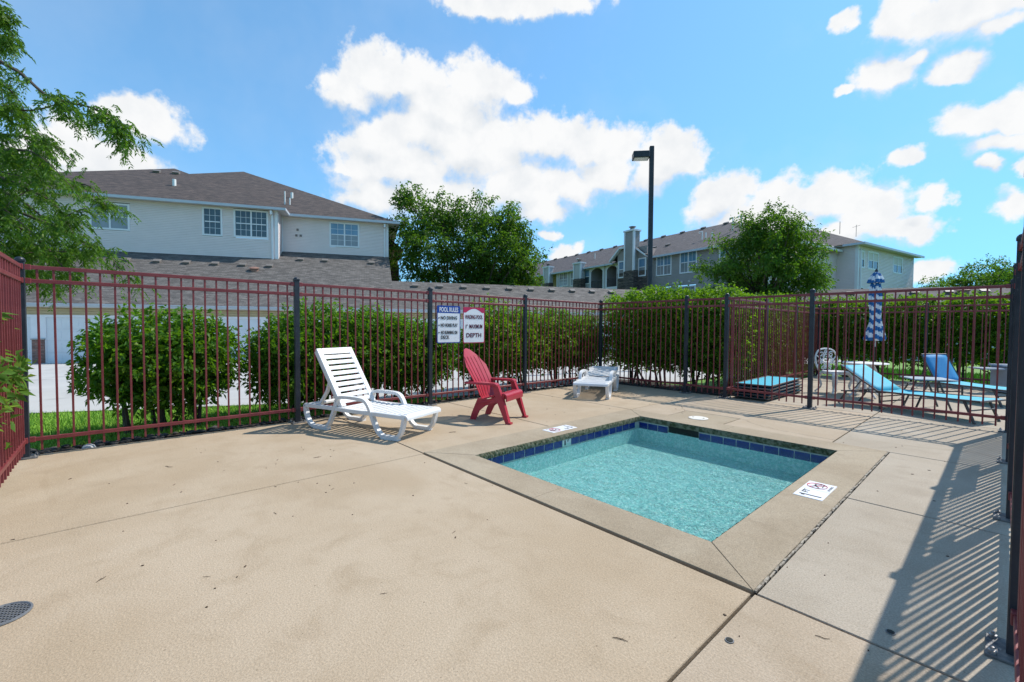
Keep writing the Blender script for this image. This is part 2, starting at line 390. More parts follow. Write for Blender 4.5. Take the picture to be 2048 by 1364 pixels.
# ------------------------------------------------------------------ mesh helpers
class MB:
    """Collects quads, boxes, tubes and prisms, and links them as one mesh object."""

    def __init__(self):
        self.v = []; self.f = []; self.mi = []; self.uv = []

    def face(self, pts, uv=None, mi=0):
        n = len(self.v)
        self.v += [tuple(p) for p in pts]
        self.f.append(tuple(range(n, n + len(pts)))); self.mi.append(mi)
        self.uv.append(uv)

    def box(self, c, s, rz=0.0, M=None):
        hx, hy, hz = s[0] / 2, s[1] / 2, s[2] / 2
        p = [Vector((x, y, z)) for x in (-hx, hx) for y in (-hy, hy) for z in (-hz, hz)]
        if M is not None:
            p = [M @ q for q in p]
        elif rz:
            m = Matrix.Rotation(rz, 3, 'Z'); p = [m @ q for q in p]
        c = Vector(c)
        n = len(self.v)
        self.v += [tuple(q + c) for q in p]
        for a in ((0, 1, 3, 2), (4, 6, 7, 5), (0, 4, 5, 1), (2, 3, 7, 6), (0, 2, 6, 4), (1, 5, 7, 3)):
            self.f.append(tuple(n + i for i in a)); self.mi.append(0); self.uv.append(None)

    def bb(self, x0, x1, y0, y1, z0, z1):
        self.box(((x0 + x1) / 2, (y0 + y1) / 2, (z0 + z1) / 2), (x1 - x0, y1 - y0, z1 - z0))

    def tbox(self, T, a0, a1, d0, d1, z0, z1):
        p = [T(a, d, z) for a in (a0, a1) for d in (d0, d1) for z in (z0, z1)]
        n = len(self.v)
        self.v += [tuple(q) for q in p]
        for a in ((0, 1, 3, 2), (4, 6, 7, 5), (0, 4, 5, 1), (2, 3, 7, 6), (0, 2, 6, 4), (1, 5, 7, 3)):
            self.f.append(tuple(n + i for i in a)); self.mi.append(0); self.uv.append(None)

    def tube(self, pts, r, n=8, caps=True, flat=1.0):
        pts = [Vector(p) for p in pts]
        rs = r if isinstance(r, (list, tuple)) else [r] * len(pts)
        rings = []
        prev = None
        for i, p in enumerate(pts):
            d = (pts[min(i + 1, len(pts) - 1)] - pts[max(i - 1, 0)])
            if d.length < 1e-9:
                d = Vector((0, 0, 1))
            d.normalize()
            if prev is None:
                a = d.orthogonal().normalized()
            else:
                a = (prev - d * prev.dot(d))
                a = a.normalized() if a.length > 1e-6 else d.orthogonal().normalized()
            prev = a
            b = d.cross(a)
            base = len(self.v)
            for k in range(n):
                th = 2 * math.pi * k / n
                self.v.append(tuple(p + (a * math.cos(th) + b * math.sin(th) * flat) * rs[i]))
            rings.append(base)
        for i in range(len(rings) - 1):
            for k in range(n):
                k2 = (k + 1) % n
                self.f.append((rings[i] + k, rings[i] + k2, rings[i + 1] + k2, rings[i + 1] + k)); self.mi.append(0); self.uv.append(None)
        if caps:
            self.f.append(tuple(rings[0] + k for k in reversed(range(n)))); self.mi.append(0); self.uv.append(None)
            self.f.append(tuple(rings[-1] + k for k in range(n))); self.mi.append(0); self.uv.append(None)

    def prism(self, poly, z0, z1, bottom=False, chamfer=0.0):
        n = len(poly)
        base = len(self.v)
        if chamfer:
            cx = sum(p[0] for p in poly) / n; cy = sum(p[1] for p in poly) / n
            top = []
            for i in range(n):
                a = Vector(poly[i - 1]); b = Vector(poly[i]); c = Vector(poly[(i + 1) % n])
                e1 = (b - a).normalized(); e2 = (c - b).normalized()
                nn = Vector((-(e1.y + e2.y), e1.x + e2.x))
                nn = nn.normalized() if nn.length > 1e-6 else Vector((-e1.y, e1.x))
                top.append(b + nn * chamfer)
            rows = [(poly, z0), (poly, z1 - chamfer), (top, z1)]
        else:
            rows = [(poly, z0), (poly, z1)]
        for pl, z in rows:
            self.v += [(p[0], p[1], z) for p in pl]
        for r in range(len(rows) - 1):
            for i in range(n):
                j = (i + 1) % n
                self.f.append((base + r * n + i, base + r * n + j, base + (r + 1) * n + j, base + (r + 1) * n + i)); self.mi.append(0); self.uv.append(None)
        r = len(rows) - 1
        self.f.append(tuple(base + r * n + i for i in range(n))); self.mi.append(0); self.uv.append(None)
        if bottom:
            self.f.append(tuple(base + i for i in reversed(range(n)))); self.mi.append(0); self.uv.append(None)

    def ribbon(self, path, y0, y1, t):
        """A strip whose edge follows path in the xz plane, t thick, from y0 to y1."""
        n = len(path)
        P = [Vector((p[0], p[1])) for p in path]
        base = len(self.v)
        for i in range(n):
            d = (P[min(i + 1, n - 1)] - P[max(i - 1, 0)]).normalized()
            q = Vector((-d.y, d.x)) * t / 2
            for w, y in ((q, y0), (q, y1), (-q, y1), (-q, y0)):
                self.v.append((P[i].x + w.x, y, P[i].y + w.y))
        for i in range(n - 1):
            for k in range(4):
                k2 = (k + 1) % 4
                self.f.append((base + 4 * i + k, base + 4 * i + k2, base + 4 * (i + 1) + k2, base + 4 * (i + 1) + k)); self.mi.append(0); self.uv.append(None)
        self.f.append((base + 3, base + 2, base + 1, base)); self.mi.append(0); self.uv.append(None)
        e = base + 4 * (n - 1)
        self.f.append((e, e + 1, e + 2, e + 3)); self.mi.append(0); self.uv.append(None)

    def mesh(self, name, mats, smooth=False, bevel=0.0):
        me = bpy.data.meshes.new(name)
        me.from_pydata(self.v, [], self.f)
        if not isinstance(mats, (list, tuple)):
            mats = [mats]
        for m in mats:
            me.materials.append(MATS[m])
        if len(mats) > 1:
            me.polygons.foreach_set('material_index', self.mi)
        if any(u is not None for u in self.uv):
            ul = me.uv_layers.new(name='uv')
            for p, u in zip(me.polygons, self.uv):
                for k, li in enumerate(p.loop_indices):
                    if u is not None:
                        ul.data[li].uv = u[k]
        me.update()
        if bevel or True:
            bm = bmesh.new(); bm.from_mesh(me)
            bmesh.ops.recalc_face_normals(bm, faces=bm.faces)
            if bevel:
                bmesh.ops.bevel(bm, geom=[e for e in bm.edges], offset=bevel, segments=1, affect='EDGES', clamp_overlap=True)
            bm.to_mesh(me); bm.free()
        if smooth:
            me.polygons.foreach_set('use_smooth', [True] * len(me.polygons))
            try:
                me.set_sharp_from_angle(angle=R(40))
            except Exception:
                pass
        return me

    def build_each(self, name, mats, parent=None, **kw):
        """One object per connected piece."""
        root = list(range(len(self.v)))

        def find(i):
            while root[i] != i:
                root[i] = root[root[i]]; i = root[i]
            return i
        for f in self.f:
            for i in f[1:]:
                root[find(i)] = find(f[0])
        grp = {}
        for k, f in enumerate(self.f):
            grp.setdefault(find(f[0]), []).append(k)
        for ks in grp.values():
            q = MB(); m = {}
            for k in ks:
                ids = []
                for i in self.f[k]:
                    if i not in m:
                        m[i] = len(q.v); q.v.append(self.v[i])
                    ids.append(m[i])
                q.f.append(tuple(ids)); q.mi.append(self.mi[k]); q.uv.append(self.uv[k])
            q.build(name, mats, parent, **kw)

    def build(self, name, mats, parent=None, smooth=False, bevel=0.0, kind=None):
        return link(name, self.mesh(name, mats, smooth, bevel), parent, kind)


def link(name, me, parent=None, kind=None, loc=None, rot=None):
    o = bpy.data.objects.new(name, me)
    COL.objects.link(o)
    if parent is not None:
        o.parent = parent
    if loc is not None:
        o.location = loc
    if rot is not None:
        o.rotation_euler = rot
    if kind:
        o['kind'] = kind
    return o


def tag(o, label, cat, group=None):
    o['label'] = label; o['category'] = cat
    if group:
        o['group'] = group
    return o


def thing(name, label, cat, loc=(0, 0, 0), rz=0.0, group=None):
    o = bpy.data.objects.new(name, None)
    COL.objects.link(o)
    o.empty_display_size = .2
    o.location = loc; o.rotation_euler = (0, 0, rz)
    return tag(o, label, cat, group)


def copy_tree(o, parent=None):
    c = o.copy(); COL.objects.link(c)
    c.parent = parent
    for ch in list(o.children):
        copy_tree(ch, c)
    return c


def smooth_path(pts, k=5):
    """Catmull-Rom through the points."""
    P = [np.array(p, float) for p in pts]
    P = [2 * P[0] - P[1]] + P + [2 * P[-1] - P[-2]]
    out = []
    for i in range(1, len(P) - 2):
        for j in range(k):
            s = j / k
            a, b, c, d = P[i - 1], P[i], P[i + 1], P[i + 2]
            out.append(tuple(.5 * ((2 * b) + (c - a) * s + (2 * a - 5 * b + 4 * c - d) * s * s + (3 * b - a - 3 * c + d) * s ** 3)))
    out.append(tuple(P[-2]))
    return out


def np_mesh(name, verts, faces, matname, parent=None, kind=None, smooth=False):
    """verts (N,3); faces (M,k) all with k corners."""
    me = bpy.data.meshes.new(name)
    verts = np.asarray(verts, np.float32); faces = np.asarray(faces, np.int32)
    k = faces.shape[1]
    me.vertices.add(len(verts)); me.vertices.foreach_set('co', verts.ravel())
    me.loops.add(faces.size); me.loops.foreach_set('vertex_index', faces.ravel())
    me.polygons.add(len(faces))
    me.polygons.foreach_set('loop_start', np.arange(0, faces.size, k, dtype=np.int32))
    me.polygons.foreach_set('loop_total', np.full(len(faces), k, np.int32))
    if smooth:
        me.polygons.foreach_set('use_smooth', np.ones(len(faces), bool))
    me.update(calc_edges=True)
    me.materials.append(MATS[matname])
    return link(name, me, parent, kind)


_FONT_CACHE = {}


def text_mesh(s, size, width=None, depth=.0015):
    """Flat lettering as a mesh, left bottom at the origin in the xy plane; stretched to width."""
    cu = bpy.data.curves.new('lettering', 'FONT'); cu.body = s; cu.size = size; cu.extrude = depth / 2; cu.resolution_u = 3; cu.offset = size * .022
    ob = bpy.data.objects.new('lettering', cu); COL.objects.link(ob)
    dg = bpy.context.evaluated_depsgraph_get(); dg.update()
    me = bpy.data.meshes.new_from_object(ob.evaluated_get(dg))
    bpy.data.objects.remove(ob); bpy.data.curves.remove(cu)
    xs = [v.co.x for v in me.vertices]; ys = [v.co.y for v in me.vertices]
    x0, x1, y0, y1 = min(xs), max(xs), min(ys), max(ys)
    sx = (width / (x1 - x0)) if width else 1.0
    sy = size / (y1 - y0)
    for v in me.vertices:
        v.co.x = (v.co.x - x0) * sx; v.co.y = (v.co.y - y0) * sy
    me.materials.clear()
    return me


# ------------------------------------------------------------------ the ground
POOL = dict(X0=-3.804, X1=-.758, Y0=2.216, Y1=5.824, x0=-3.396, x1=-1.108, y0=2.556, y1=5.457)
WATER_Z = -.116


def outside_dist(x, y):
    d1 = np.hypot(np.maximum(np.maximum(-6.25 - x, x - .5), 0), np.maximum(y - 8.3, 0))
    d2 = np.hypot(np.maximum(np.maximum(-3.45 - x, 0), 0), np.maximum(y - 14.2, 0))
    d2 = np.where(y > 7.9, d2, 99)
    d3 = np.where(y < 7.9, np.hypot(np.maximum(-6.25 - x, 0), np.maximum(-1.2 - y, 0) * 0 + np.maximum(y - 8.3, 0)), 99)
    return np.minimum(np.minimum(d1, d2), d3)


def terr(x, y):
    x = np.asarray(x, float); y = np.asarray(y, float)
    return -.055 - .0245 * np.minimum(outside_dist(x, y), 23)


def in_yard(x, y):
    a = (x > -6.2) & (x < 7.5) & (y < 8.28) & (y > -8)
    b = (x > -3.4) & (x < 7.5) & (y > 8.2) & (y < 14.15)
    return a | b


gx = np.unique(np.concatenate([[-900, -400, -200, -120, -80], np.arange(-60, -7, 1.5), [-6.9, -6.6, -6.35, -6.21, -6.19, -5, -4, -3.41, -3.39, -2, 0, 2, 4, 7.49, 7.51], np.arange(9, 30, 2), [40, 60, 100, 200, 400, 900]]))
gy = np.unique(np.concatenate([[-900, -400, -200, -100, -50, -20, -8.01, -7.99], np.arange(-6, 8, 1.5), [8.19, 8.27, 8.29, 10, 12, 14.14, 14.16], np.arange(15.5, 60, 1.5), [70, 100, 200, 400, 900]]))
XX, YY = np.meshgrid(gx, gy, indexing='ij')
ZZ = np.where(in_yard(XX, YY), -1.2, terr(XX, YY))
nx, ny = len(gx), len(gy)
ii = (np.arange(nx - 1)[:, None] * ny + np.arange(ny - 1)[None, :]).ravel()
np_mesh('ground', np.stack([XX, YY, ZZ], -1).reshape(-1, 3), np.stack([ii, ii + ny, ii + ny + 1, ii + 1], 1), 'grass', kind='structure')

# the service drive between the lawn and the garages
_a24 = R(24)
GU = np.array([math.sin(_a24), math.cos(_a24)]); GN = np.array([math.cos(_a24), -math.sin(_a24)]); G0 = np.array([-29.568, -1.618])


def gar(u, s):
    p = G0 + GU * u - GN * s
    return float(p[0]), float(p[1])


edge_l = [(-16.2, -12.0), (-12.7, -6.0), (-9.92, -1.06), (-8.22, 1.86), (-6.75, 4.4), (-6.42, 6.5), (-6.40, 9.2), (-5.2, 10.2), (-5.2, 12.0), (-5.4, 20.0), (-5.0, 27.0)]
edge_r = [gar(u, .05) for u in (-16, -10, -4, 2, 6, 10, 15, 20, 26, 32, 44)]
rv = []
NS = 14
for (ax, ay), (bx, by) in zip(edge_l, edge_r):
    for k in range(NS + 1):
        s = k / NS
        x = ax + (bx - ax) * s; y = ay + (by - ay) * s
        rv.append((x, y, float(terr(x, y)) + .035))
rf = [(i * (NS + 1) + k, (i + 1) * (NS + 1) + k, (i + 1) * (NS + 1) + k + 1, i * (NS + 1) + k + 1) for i in range(len(edge_l) - 1) for k in range(NS)]
np_mesh('service_road', rv, rf, 'road', kind='structure')

# ------------------------------------------------------------------ pool deck of separate slabs
deck = bpy.data.objects.new('pool_deck', None); COL.objects.link(deck); deck['kind'] = 'structure'
b = MB()
for x0, x1, y0, y1 in ((-6.18, .45, -8, 2.24), (-6.18, -3.78, 2.24, 8.26), (-.78, .45, 2.24, 8.26), (-3.78, -.78, 5.80, 8.26), (-3.38, 7.4, 8.26, 14.1), (.45, 7.4, -8, 8.26)):
    b.bb(x0, x1, y0, y1, -.45, -.022)
b.build('slab_bed', 'dark_joint', deck)


def slab(poly, m, g=.0068, c=.004, z=0.0):
    P = [Vector(p) for p in poly]; n = len(P)
    q = []
    for i in range(n):
        a, p, c2 = P[i - 1], P[i], P[(i + 1) % n]
        e1 = (p - a).normalized(); e2 = (c2 - p).normalized()
        nn = Vector((-(e1.y + e2.y), e1.x + e2.x)); k = 1 + e1.dot(e2)
        q.append(p + nn * (g / max(k, .2)))
    s = MB(); s.prism([tuple(v) for v in q], -.10, z, chamfer=c)
    return s.build('slab', m, deck)


X0, X1, Y0, Y1 = POOL['X0'], POOL['X1'], POOL['Y0'], POOL['Y1']
XE = .42


def rect(x0, x1, y0, y1):
    return [(x0, y0), (x1, y0), (x1, y1), (x0, y1)]


slab(rect(-6.16, X0 + .03, -7.9, Y0), 'tan_concrete')
slab(rect(X0 + .03, X1, -7.9, Y0 - .010), 'tan_concrete')
slab(rect(X1, XE, -7.9, Y0), 'warm_concrete')
slab(rect(-6.16, X0, Y0, 4.03), 'tan_concrete')
slab(rect(-6.16, X0, 4.03, Y1), 'tan_concrete')
slab(rect(-6.16, X0 + .02, Y1, 8.24), 'tan_concrete')
slab([(X0 + .02, Y1), (-3.18, Y1), (-3.18, 6.38), (-2.62, 6.40), (-2.41, 6.38), (-2.41, Y1), (-1.235, Y1), (-1.235, 8.24), (X0 + .02, 8.24)], 'warm_concrete')
slab([(-3.18, Y1), (-2.41, Y1), (-2.41, 6.38), (-2.62, 6.40), (-3.18, 6.38)], 'coping_concrete')
slab(rect(-1.235, XE, Y1, 8.24), 'grey_concrete')
slab(rect(X1 + .006, XE, Y0, 4.0), 'grey_concrete')
slab(rect(X1 + .006, XE, 4.0, Y1), 'grey_concrete')
for xa, xb in ((-3.36, -1.235), (-1.235, 1.6), (1.6, 4.5), (4.5, 7.4)):
    for ya, yb in ((8.24, 11.1), (11.1, 14.1)):
        slab(rect(xa, xb, ya, yb), 'grey_concrete')
for ya, yb in ((-8, -3), (-3, 2.2), (2.2, 5.8), (5.8, 8.24)):
    slab(rect(XE, 7.4, ya, yb), 'grey_concrete')
# hairline cracks near the skimmer
s = MB()
for pth in ([(-3.18, 6.33), (-3.22, 6.42), (-3.31, 6.50), (-3.34, 6.58), (-3.41, 6.66)], [(-2.41, 6.37), (-2.30, 6.33), (-2.21, 6.22), (-2.02, 6.10), (-1.72, 6.02), (-1.24, 5.98)], [(-4.93, 3.99), (-4.6, 4.02), (-4.2, 4.03)], [(-3.1, 6.1), (-3.16, 6.2), (-3.18, 6.3)]):
    for (xa, ya), (xb, yb) in zip(pth[:-1], pth[1:]):
        for k in range(4):
            t0, t1 = k / 4, (k + 1) / 4
            pa = Vector((xa + (xb - xa) * t0, ya + (yb - ya) * t0)); pb = Vector((xa + (xb - xa) * t1, ya + (yb - ya) * t1))
            d = pb - pa; o = Vector((-d.y, d.x)).normalized() * random.uniform(.0012, .0026); j = Vector((random.uniform(-.004, .004), random.uniform(-.004, .004)))
            pa2 = pa + j
            s.face([(pa2.x - o.x, pa2.y - o.y, .0012), (pb.x - o.x, pb.y - o.y, .0012), (pb.x + o.x, pb.y + o.y, .0012), (pa2.x + o.x, pa2.y + o.y, .0012)])
s.build('deck_cracks', 'dark_joint', deck, kind='stuff')
# crumbling sealant along the right hand coping joint
s = MB()
yy = Y0 + .02
while yy < Y1 - .02:
    L = random.uniform(.02, .09)
    w = random.uniform(.008, .014); xo = X1 + random.uniform(-.001, .004)
    s.box((xo, yy + L / 2, -.004 + random.uniform(-.004, .004)), (w, L, .012), random.uniform(-.12, .12))
    yy += L + random.choice((.0, .0, .0, .0, .012))
s.build('joint_sealant', 'sealant', deck, kind='stuff')

# ------------------------------------------------------------------ pool basin, coping, tiles, water
pool = bpy.data.objects.new('pool_basin', None); COL.objects.link(pool); pool['kind'] = 'structure'
x0, x1, y0, y1 = POOL['x0'], POOL['x1'], POOL['y0'], POOL['y1']
OV = .022                      # how far the tile face stands back under the coping
bx0, bx1, by0, by1 = x0 - OV, x1 + OV, y0 - OV, y1 + OV
FL = -.345
b = MB()
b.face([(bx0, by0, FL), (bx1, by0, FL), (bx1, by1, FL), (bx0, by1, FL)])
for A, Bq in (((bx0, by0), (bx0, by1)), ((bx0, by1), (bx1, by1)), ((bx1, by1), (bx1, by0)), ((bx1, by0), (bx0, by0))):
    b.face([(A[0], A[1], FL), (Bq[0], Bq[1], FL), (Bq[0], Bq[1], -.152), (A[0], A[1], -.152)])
b.build('plaster_shell', 'caustic_plaster', pool)
# grout bed behind the waterline tiles; gap for the skimmer mouth in the far wall
SK0, SK1 = -2.978, -2.557
g = MB()
g.bb(bx0 - .03, bx0 + .004, by0 - .03, by1 + .03, -.168, -.062)
g.bb(bx1 - .004, bx1 + .03, by0 - .03, by1 + .03, -.168, -.062)
g.bb(bx0 - .03, bx1 + .03, by0 - .03, by0 + .004, -.168, -.062)
g.bb(bx0 - .03, SK0, by1 - .004, by1 + .03, -.168, -.062)
g.bb(SK1, bx1 + .03, by1 - .004, by1 + .03, -.168, -.062)
# thin light grout line on top of the tile row
g.bb(bx0 - .006, bx0 + .006, by0, by1, -.072, -.062)
g.bb(bx0 + .006, SK0, by1 - .006, by1 + .006, -.083, -.072)
g.bb(SK1, bx1, by1 - .006, by1 + .006, -.083, -.072)
g.build('grout_bed', 'grout', pool)
s = MB(); s.bb(SK0, SK1, by1 + .02, by1 + .25, -.165, -.06); s.bb(SK0, SK1, by1 + .004, by1 + .02, -.085, -.07)
s.build('skimmer_mouth', 'skimmer_dark', pool)
tl = MB(); tl.box((0, 0, 0), (.1435, .014, .084)); tile_me = tl.mesh('tile', 'blue_tile', bevel=.002)
tile_wt = tl.mesh('tile', 'white_tile', bevel=.002)
yt = 2.632 - .1515
k = 0
while yt + .152 < by1 + .02:
    yc = yt + .076
    marker = abs(yc - 3.917) < .076
    if yc > by0 + .06:
        o = link('tile', tile_wt if marker else tile_me, pool, loc=(bx0, yc, -.1085), rot=(0, 0, R(90)))
        if marker:
            o['label'] = 'white waterline tile marked 1 FT'
            for tx, sz, wd, px, pz in (('1', .058, .022, -.045, -.028), ('FT', .028, .034, .008, .004)):
                me = text_mesh(tx, sz, wd); me.materials.append(MATS['ink_black'])
                q = link('lettering', me, o); q.rotation_euler = (R(90), 0, 0); q.location = (px, -.0085, pz)
    yt += .1518
xt = bx0 - .001
for a, bq in ((-3.432, SK0), (SK1, bx1)):
    xt = a if a > -3 else -3.433 + .0
    while xt + .10 < bq:
        link('tile', tile_me, pool, loc=(xt + .076, by1, -.1255))
        xt += .1515
for i in range(19):
    link('tile', tile_me, pool, loc=(bx1, by0 + .08 + i * .1515, -.1085), rot=(0, 0, R(-90)))
for i in range(15):
    link('tile', tile_me, pool, loc=(bx0 + .08 + i * .1515, by0, -.1085), rot=(0, 0, R(180)))
# coping: mitred sections with a rough inner lip
cop = bpy.data.objects.new('pool_coping', None); COL.objects.link(cop); cop['kind'] = 'structure'


def coping(poly, g=.0012):
    P = [Vector(p) for p in poly]
    n = len(P); q = []
    for i in range(n):
        a, p, c2 = P[i - 1], P[i], P[(i + 1) % n]
        e1 = (p - a).normalized(); e2 = (c2 - p).normalized()
        nn = Vector((-(e1.y + e2.y), e1.x + e2.x)); k = 1 + e1.dot(e2)
        q.append(p + nn * (g / max(k, .2)))
    s = MB(); s.prism([tuple(v) for v in q], -.058, .006, bottom=True, chamfer=.0035)
    return s.build('coping_section', 'coping_concrete', cop)


mx_ = -2.258
coping([(X0, Y0 + .008), (mx_, Y0 + .008), (mx_, y0), (x0, y0)])
coping([(mx_, Y0 + .008), (X1 - .004, Y0 + .008), (x1, y0), (mx_, y0)])
coping([(X1 - .004, Y0 + .008), (X1 - .004, Y1), (x1, y1), (x1, y0)])
coping([(X1 - .004, Y1), (mx_, Y1), (mx_, y1), (x1, y1)])
coping([(mx_, Y1), (X0, Y1), (x0, y1), (mx_, y1)])
coping([(X0, Y1), (X0, Y0 + .008), (x0, y0), (x0, y1)])
# rough exposed-aggregate lip, slightly uneven
s = MB()


def lip(ax, ay, bx, by, nxn, nyn):
    L = math.hypot(bx - ax, by - ay); n = int(L / .012)
    rows = []
    for i in range(n + 1):
        t_ = i / n
        for z_, o_ in ((.0035, .0), (-.008, .004), (-.03, .007), (-.064, .002)):
            j = random.uniform(-.0028, .0028)
            rows.append((ax + (bx - ax) * t_ + nxn * (o_ + j + .001), ay + (by - ay) * t_ + nyn * (o_ + j + .001), z_ + random.uniform(-.0015, .0015)))
    base = len(s.v); s.v += rows
    for i in range(n):
        for k_ in range(3):
            a = base + i * 4 + k_
            s.f.append((a, a + 4, a + 5, a + 1)); s.mi.append(0); s.uv.append(None)


lip(x0, y0, x0, y1, 1, 0); lip(x0, y1, x1, y1, 0, -1); lip(x1, y1, x1, y0, -1, 0); lip(x1, y0, x0, y0, 0, 1)
s.build('rough_lip', 'rough_edge', cop)

# water surface with real ripples
N = 220
ux = np.linspace(bx0 + .006, bx1 - .006, N); uy = np.linspace(by0 + .006, by1 - .006, N)
WX, WY = np.meshgrid(ux, uy, indexing='ij')
h = np.zeros_like(WX)
for i in range(70):
    k_ = rng.uniform(10, 60); th = rng.uniform(0, 6.283); ph = rng.uniform(0, 6.283)
    h += .012 / k_ * np.sin(k_ * (WX * np.cos(th) + WY * np.sin(th)) + ph)
for cx, cy, amp in ((-2.2, 4.55, .004), (-2.35, 3.3, .004), (-1.5, 3.6, .003), (-2.9, 4.0, .003)):     # returns boiling up
    r_ = np.hypot(WX - cx, WY - cy)
    h += amp * np.exp(-(r_ / .28) ** 2) * np.sin(r_ * 55 + rng.uniform(0, 6))
ii = (np.arange(N - 1)[:, None] * N + np.arange(N - 1)[None, :]).ravel()
np_mesh('pool_water', np.stack([WX, WY, WATER_Z + h], -1).reshape(-1, 3), np.stack([ii, ii + N, ii + N + 1, ii + 1], 1), 'pool_water', kind='structure', smooth=True)

# skimmer lid
t = thing('skimmer_lid', 'round white skimmer lid set flush in the concrete behind the pool', 'skimmer lid', (-2.797, 5.963, 0))
s = MB(); s.tube([(0, 0, .0035), (0, 0, .0075), (0, 0, .010)], [.128, .128, .122], 32); s.build('cover', 'lid_white', t)
for dx, dy in ((-.07, -.01), (.07, .01)):
    s = MB(); s.tube([(dx, dy, .009), (dx, dy, .012)], .012, 10); s.build('finger_hole', 'dark_joint', t)
# deck drain
t = thing('deck_drain', 'round dark metal drain grate in the concrete deck at the lower left', 'drain', (-2.825, -.40, 0))
s = MB(); s.tube([(0, 0, .001), (0, 0, .003)], .094, 32); s.build('bowl', 'skimmer_dark', t)
s = MB()
ring = [(.09 * math.cos(i * math.pi / 16), .09 * math.sin(i * math.pi / 16), .005) for i in range(33)]
s.tube(ring, .006, 6, False)
for i in range(-5, 6):
    d = i * .0155; hh = math.sqrt(max(.088 ** 2 - d * d, 0))
    s.box((d * .7071, d * .7071, .004), (.004, 2 * hh, .004), R(45)); s.box((d * .7071, -d * .7071, .0045), (.004, 2 * hh, .004), R(-45))
s.build('grate', 'grate_metal', t)

# depth markers set in the coping


def depth_marker(loc, rz, label):
    """x = reading direction, y = up; 0.44 long in x, 0.19 in y, two plates."""
    t = thing('depth_marker', label, 'depth marker', loc, rz, 'depth markers set in the pool coping')
    for px in (-.109, .109):
        s = MB(); s.box((px, 0, .004), (.214, .186, .005)); s.build('plate', 'sign_white', t, bevel=.001)
    z = .0072
    s = MB()
    s.box((-.155, -.004, z), (.016, .140, .0012)); s.box((-.170, .040, z + .0003), (.020, .022, .0012), R(10))
    o = s.build('numeral', 'ink_black', t)
    me = text_mesh('FT', .042, .075); me.materials.append(MATS['ink_black'])
    link('lettering', me, t, loc=(-.105, .024, z))
    me = text_mesh('NO DIVING', .018, .13); me.materials.append(MATS['ink_grey'])
    link('lettering', me, t, loc=(.04, -.082, z))
    s = MB(); s.tube([(.105 + .064 * math.cos(i * math.pi / 18), .014 + .064 * math.sin(i * math.pi / 18), z) for i in range(37)], .0052, 6, False, .3)
    s.box((.105, .014, z), (.012, .116, .0015), R(45))
    s.build('prohibition_ring', 'ink_red', t)
    s = MB()      # little diver: head, trunk, arms, legs over a wave line
    s.tube([(.136, .030, z + .0008), (.136, .030, z + .0016)], .009, 10)
    s.box((.112, .026, z + .001), (.04, .012, .0012), R(14)); s.box((.083, .008, z + .001), (.042, .009, .0012), R(40)); s.box((.088, .034, z + .001), (.04, .008, .0012), R(-18))
    s.box((.145, .008, z + .001), (.034, .007, .0012), R(-55)); s.box((.12, -.022, z + .001), (.06, .006, .0012), R(4))
    s.build('diver_pictogram', 'ink_black', t)
    return t


depth_marker((-.938, 3.978, .003), R(90), 'white depth plate reading 1 FT on the near right edge of the pool')
depth_marker((-3.60, 4.008, .003), R(-90), 'white depth plate reading 1 FT on the far left edge beside the red chair')

# twigs and leaf bits on the deck
tw_me = []
for k in range(4):
    s = MB()
    pts = [(-.05, 0, .004), (-.02, random.uniform(-.008, .008), .006), (.015, random.uniform(-.008, .008), .005), (.05, random.uniform(-.012, .012), .004)]
    s.tube(pts, [.002, .003, .0026, .0016], 5)
    if k % 2:
        s.tube([(.0, 0, .005), (.02, .022, .007)], [.0018, .001], 4)
    tw_me.append(s.mesh('twig', 'twig'))
for i, (x, y, sc, rz, where) in enumerate((
        (-4.875, .301, .8, .5, 'alone on the deck at the far left, halfway to the fence'), (-2.919, -.087, .55, 2.4, 'curved, just beyond the drain grate'), (-2.608, .302, .35, .9, 'short, on the open deck right of the drain grate'),
        (-.992, 1.474, .6, .4, 'nearest the bottom edge, left of the corner joint'), (-.458, 2.101, .5, .3, 'right of the pool corner joint near the fence shadow'), (-4.318, 1.383, .7, 1.5, 'on the deck in front of the raised white lounger'),
        (-2.83, 2.042, .35, .2, 'close to the long dark pool joint at its middle'), (-4.315, 2.916, .9, 1.3, 'between the white lounger foot and the pool'), (-3.4, 1.2, .4, 2.2, 'in the middle of the bare deck left of the pool'),
        (-1.9, .9, .35, 1.1, 'near the bottom middle of the bare deck'), (-5.3, .62, .4, 2.9, 'nearest the lawn fence on the left deck'), (-3.2, .75, .45, .1, 'on the deck a step beyond the left slab joint'),
        (-2.2, 1.5, .4, 2.0, 'a step outside the near pool joint'), (-4.3, .3, .4, 2.6, 'just behind the slab joint on the left deck'))):
    o = link('twig', tw_me[i % 4], loc=(x, y, 0), rot=(0, 0, rz)); o.scale = (sc, sc, sc)
    tag(o, 'small dark twig ' + where, 'twig', 'twigs scattered on the deck')
s = MB()
for i in range(150):
    x = random.uniform(-5.9, .0); y = random.uniform(-.6, 7.8)
    if X0 < x < X1 and Y0 < y < Y1:
        continue
    r_ = random.uniform(.003, .008)
    s.box((x, y, .002), (r_ * random.uniform(1, 3), r_, .003), random.uniform(0, 3))
s.build('leaf_litter', 'twig', kind='stuff')
for x, y in ((-.70, 1.80), (-.28, 2.35)):
    t = thing('deck_anchor', 'small round metal anchor sunk in the deck near the pool corner' if x < -.5 else 'small round metal anchor sunk in the deck beside the right fence', 'anchor', (x, y, 0))
    s = MB(); s.tube([(0, 0, .001), (0, 0, .004)], .017, 16); s.build('rim', 'grate_metal', t)
    s = MB(); s.tube([(0, 0, .004), (0, 0, .0062)], .013, 12); s.build('plug', 'skimmer_dark', t)

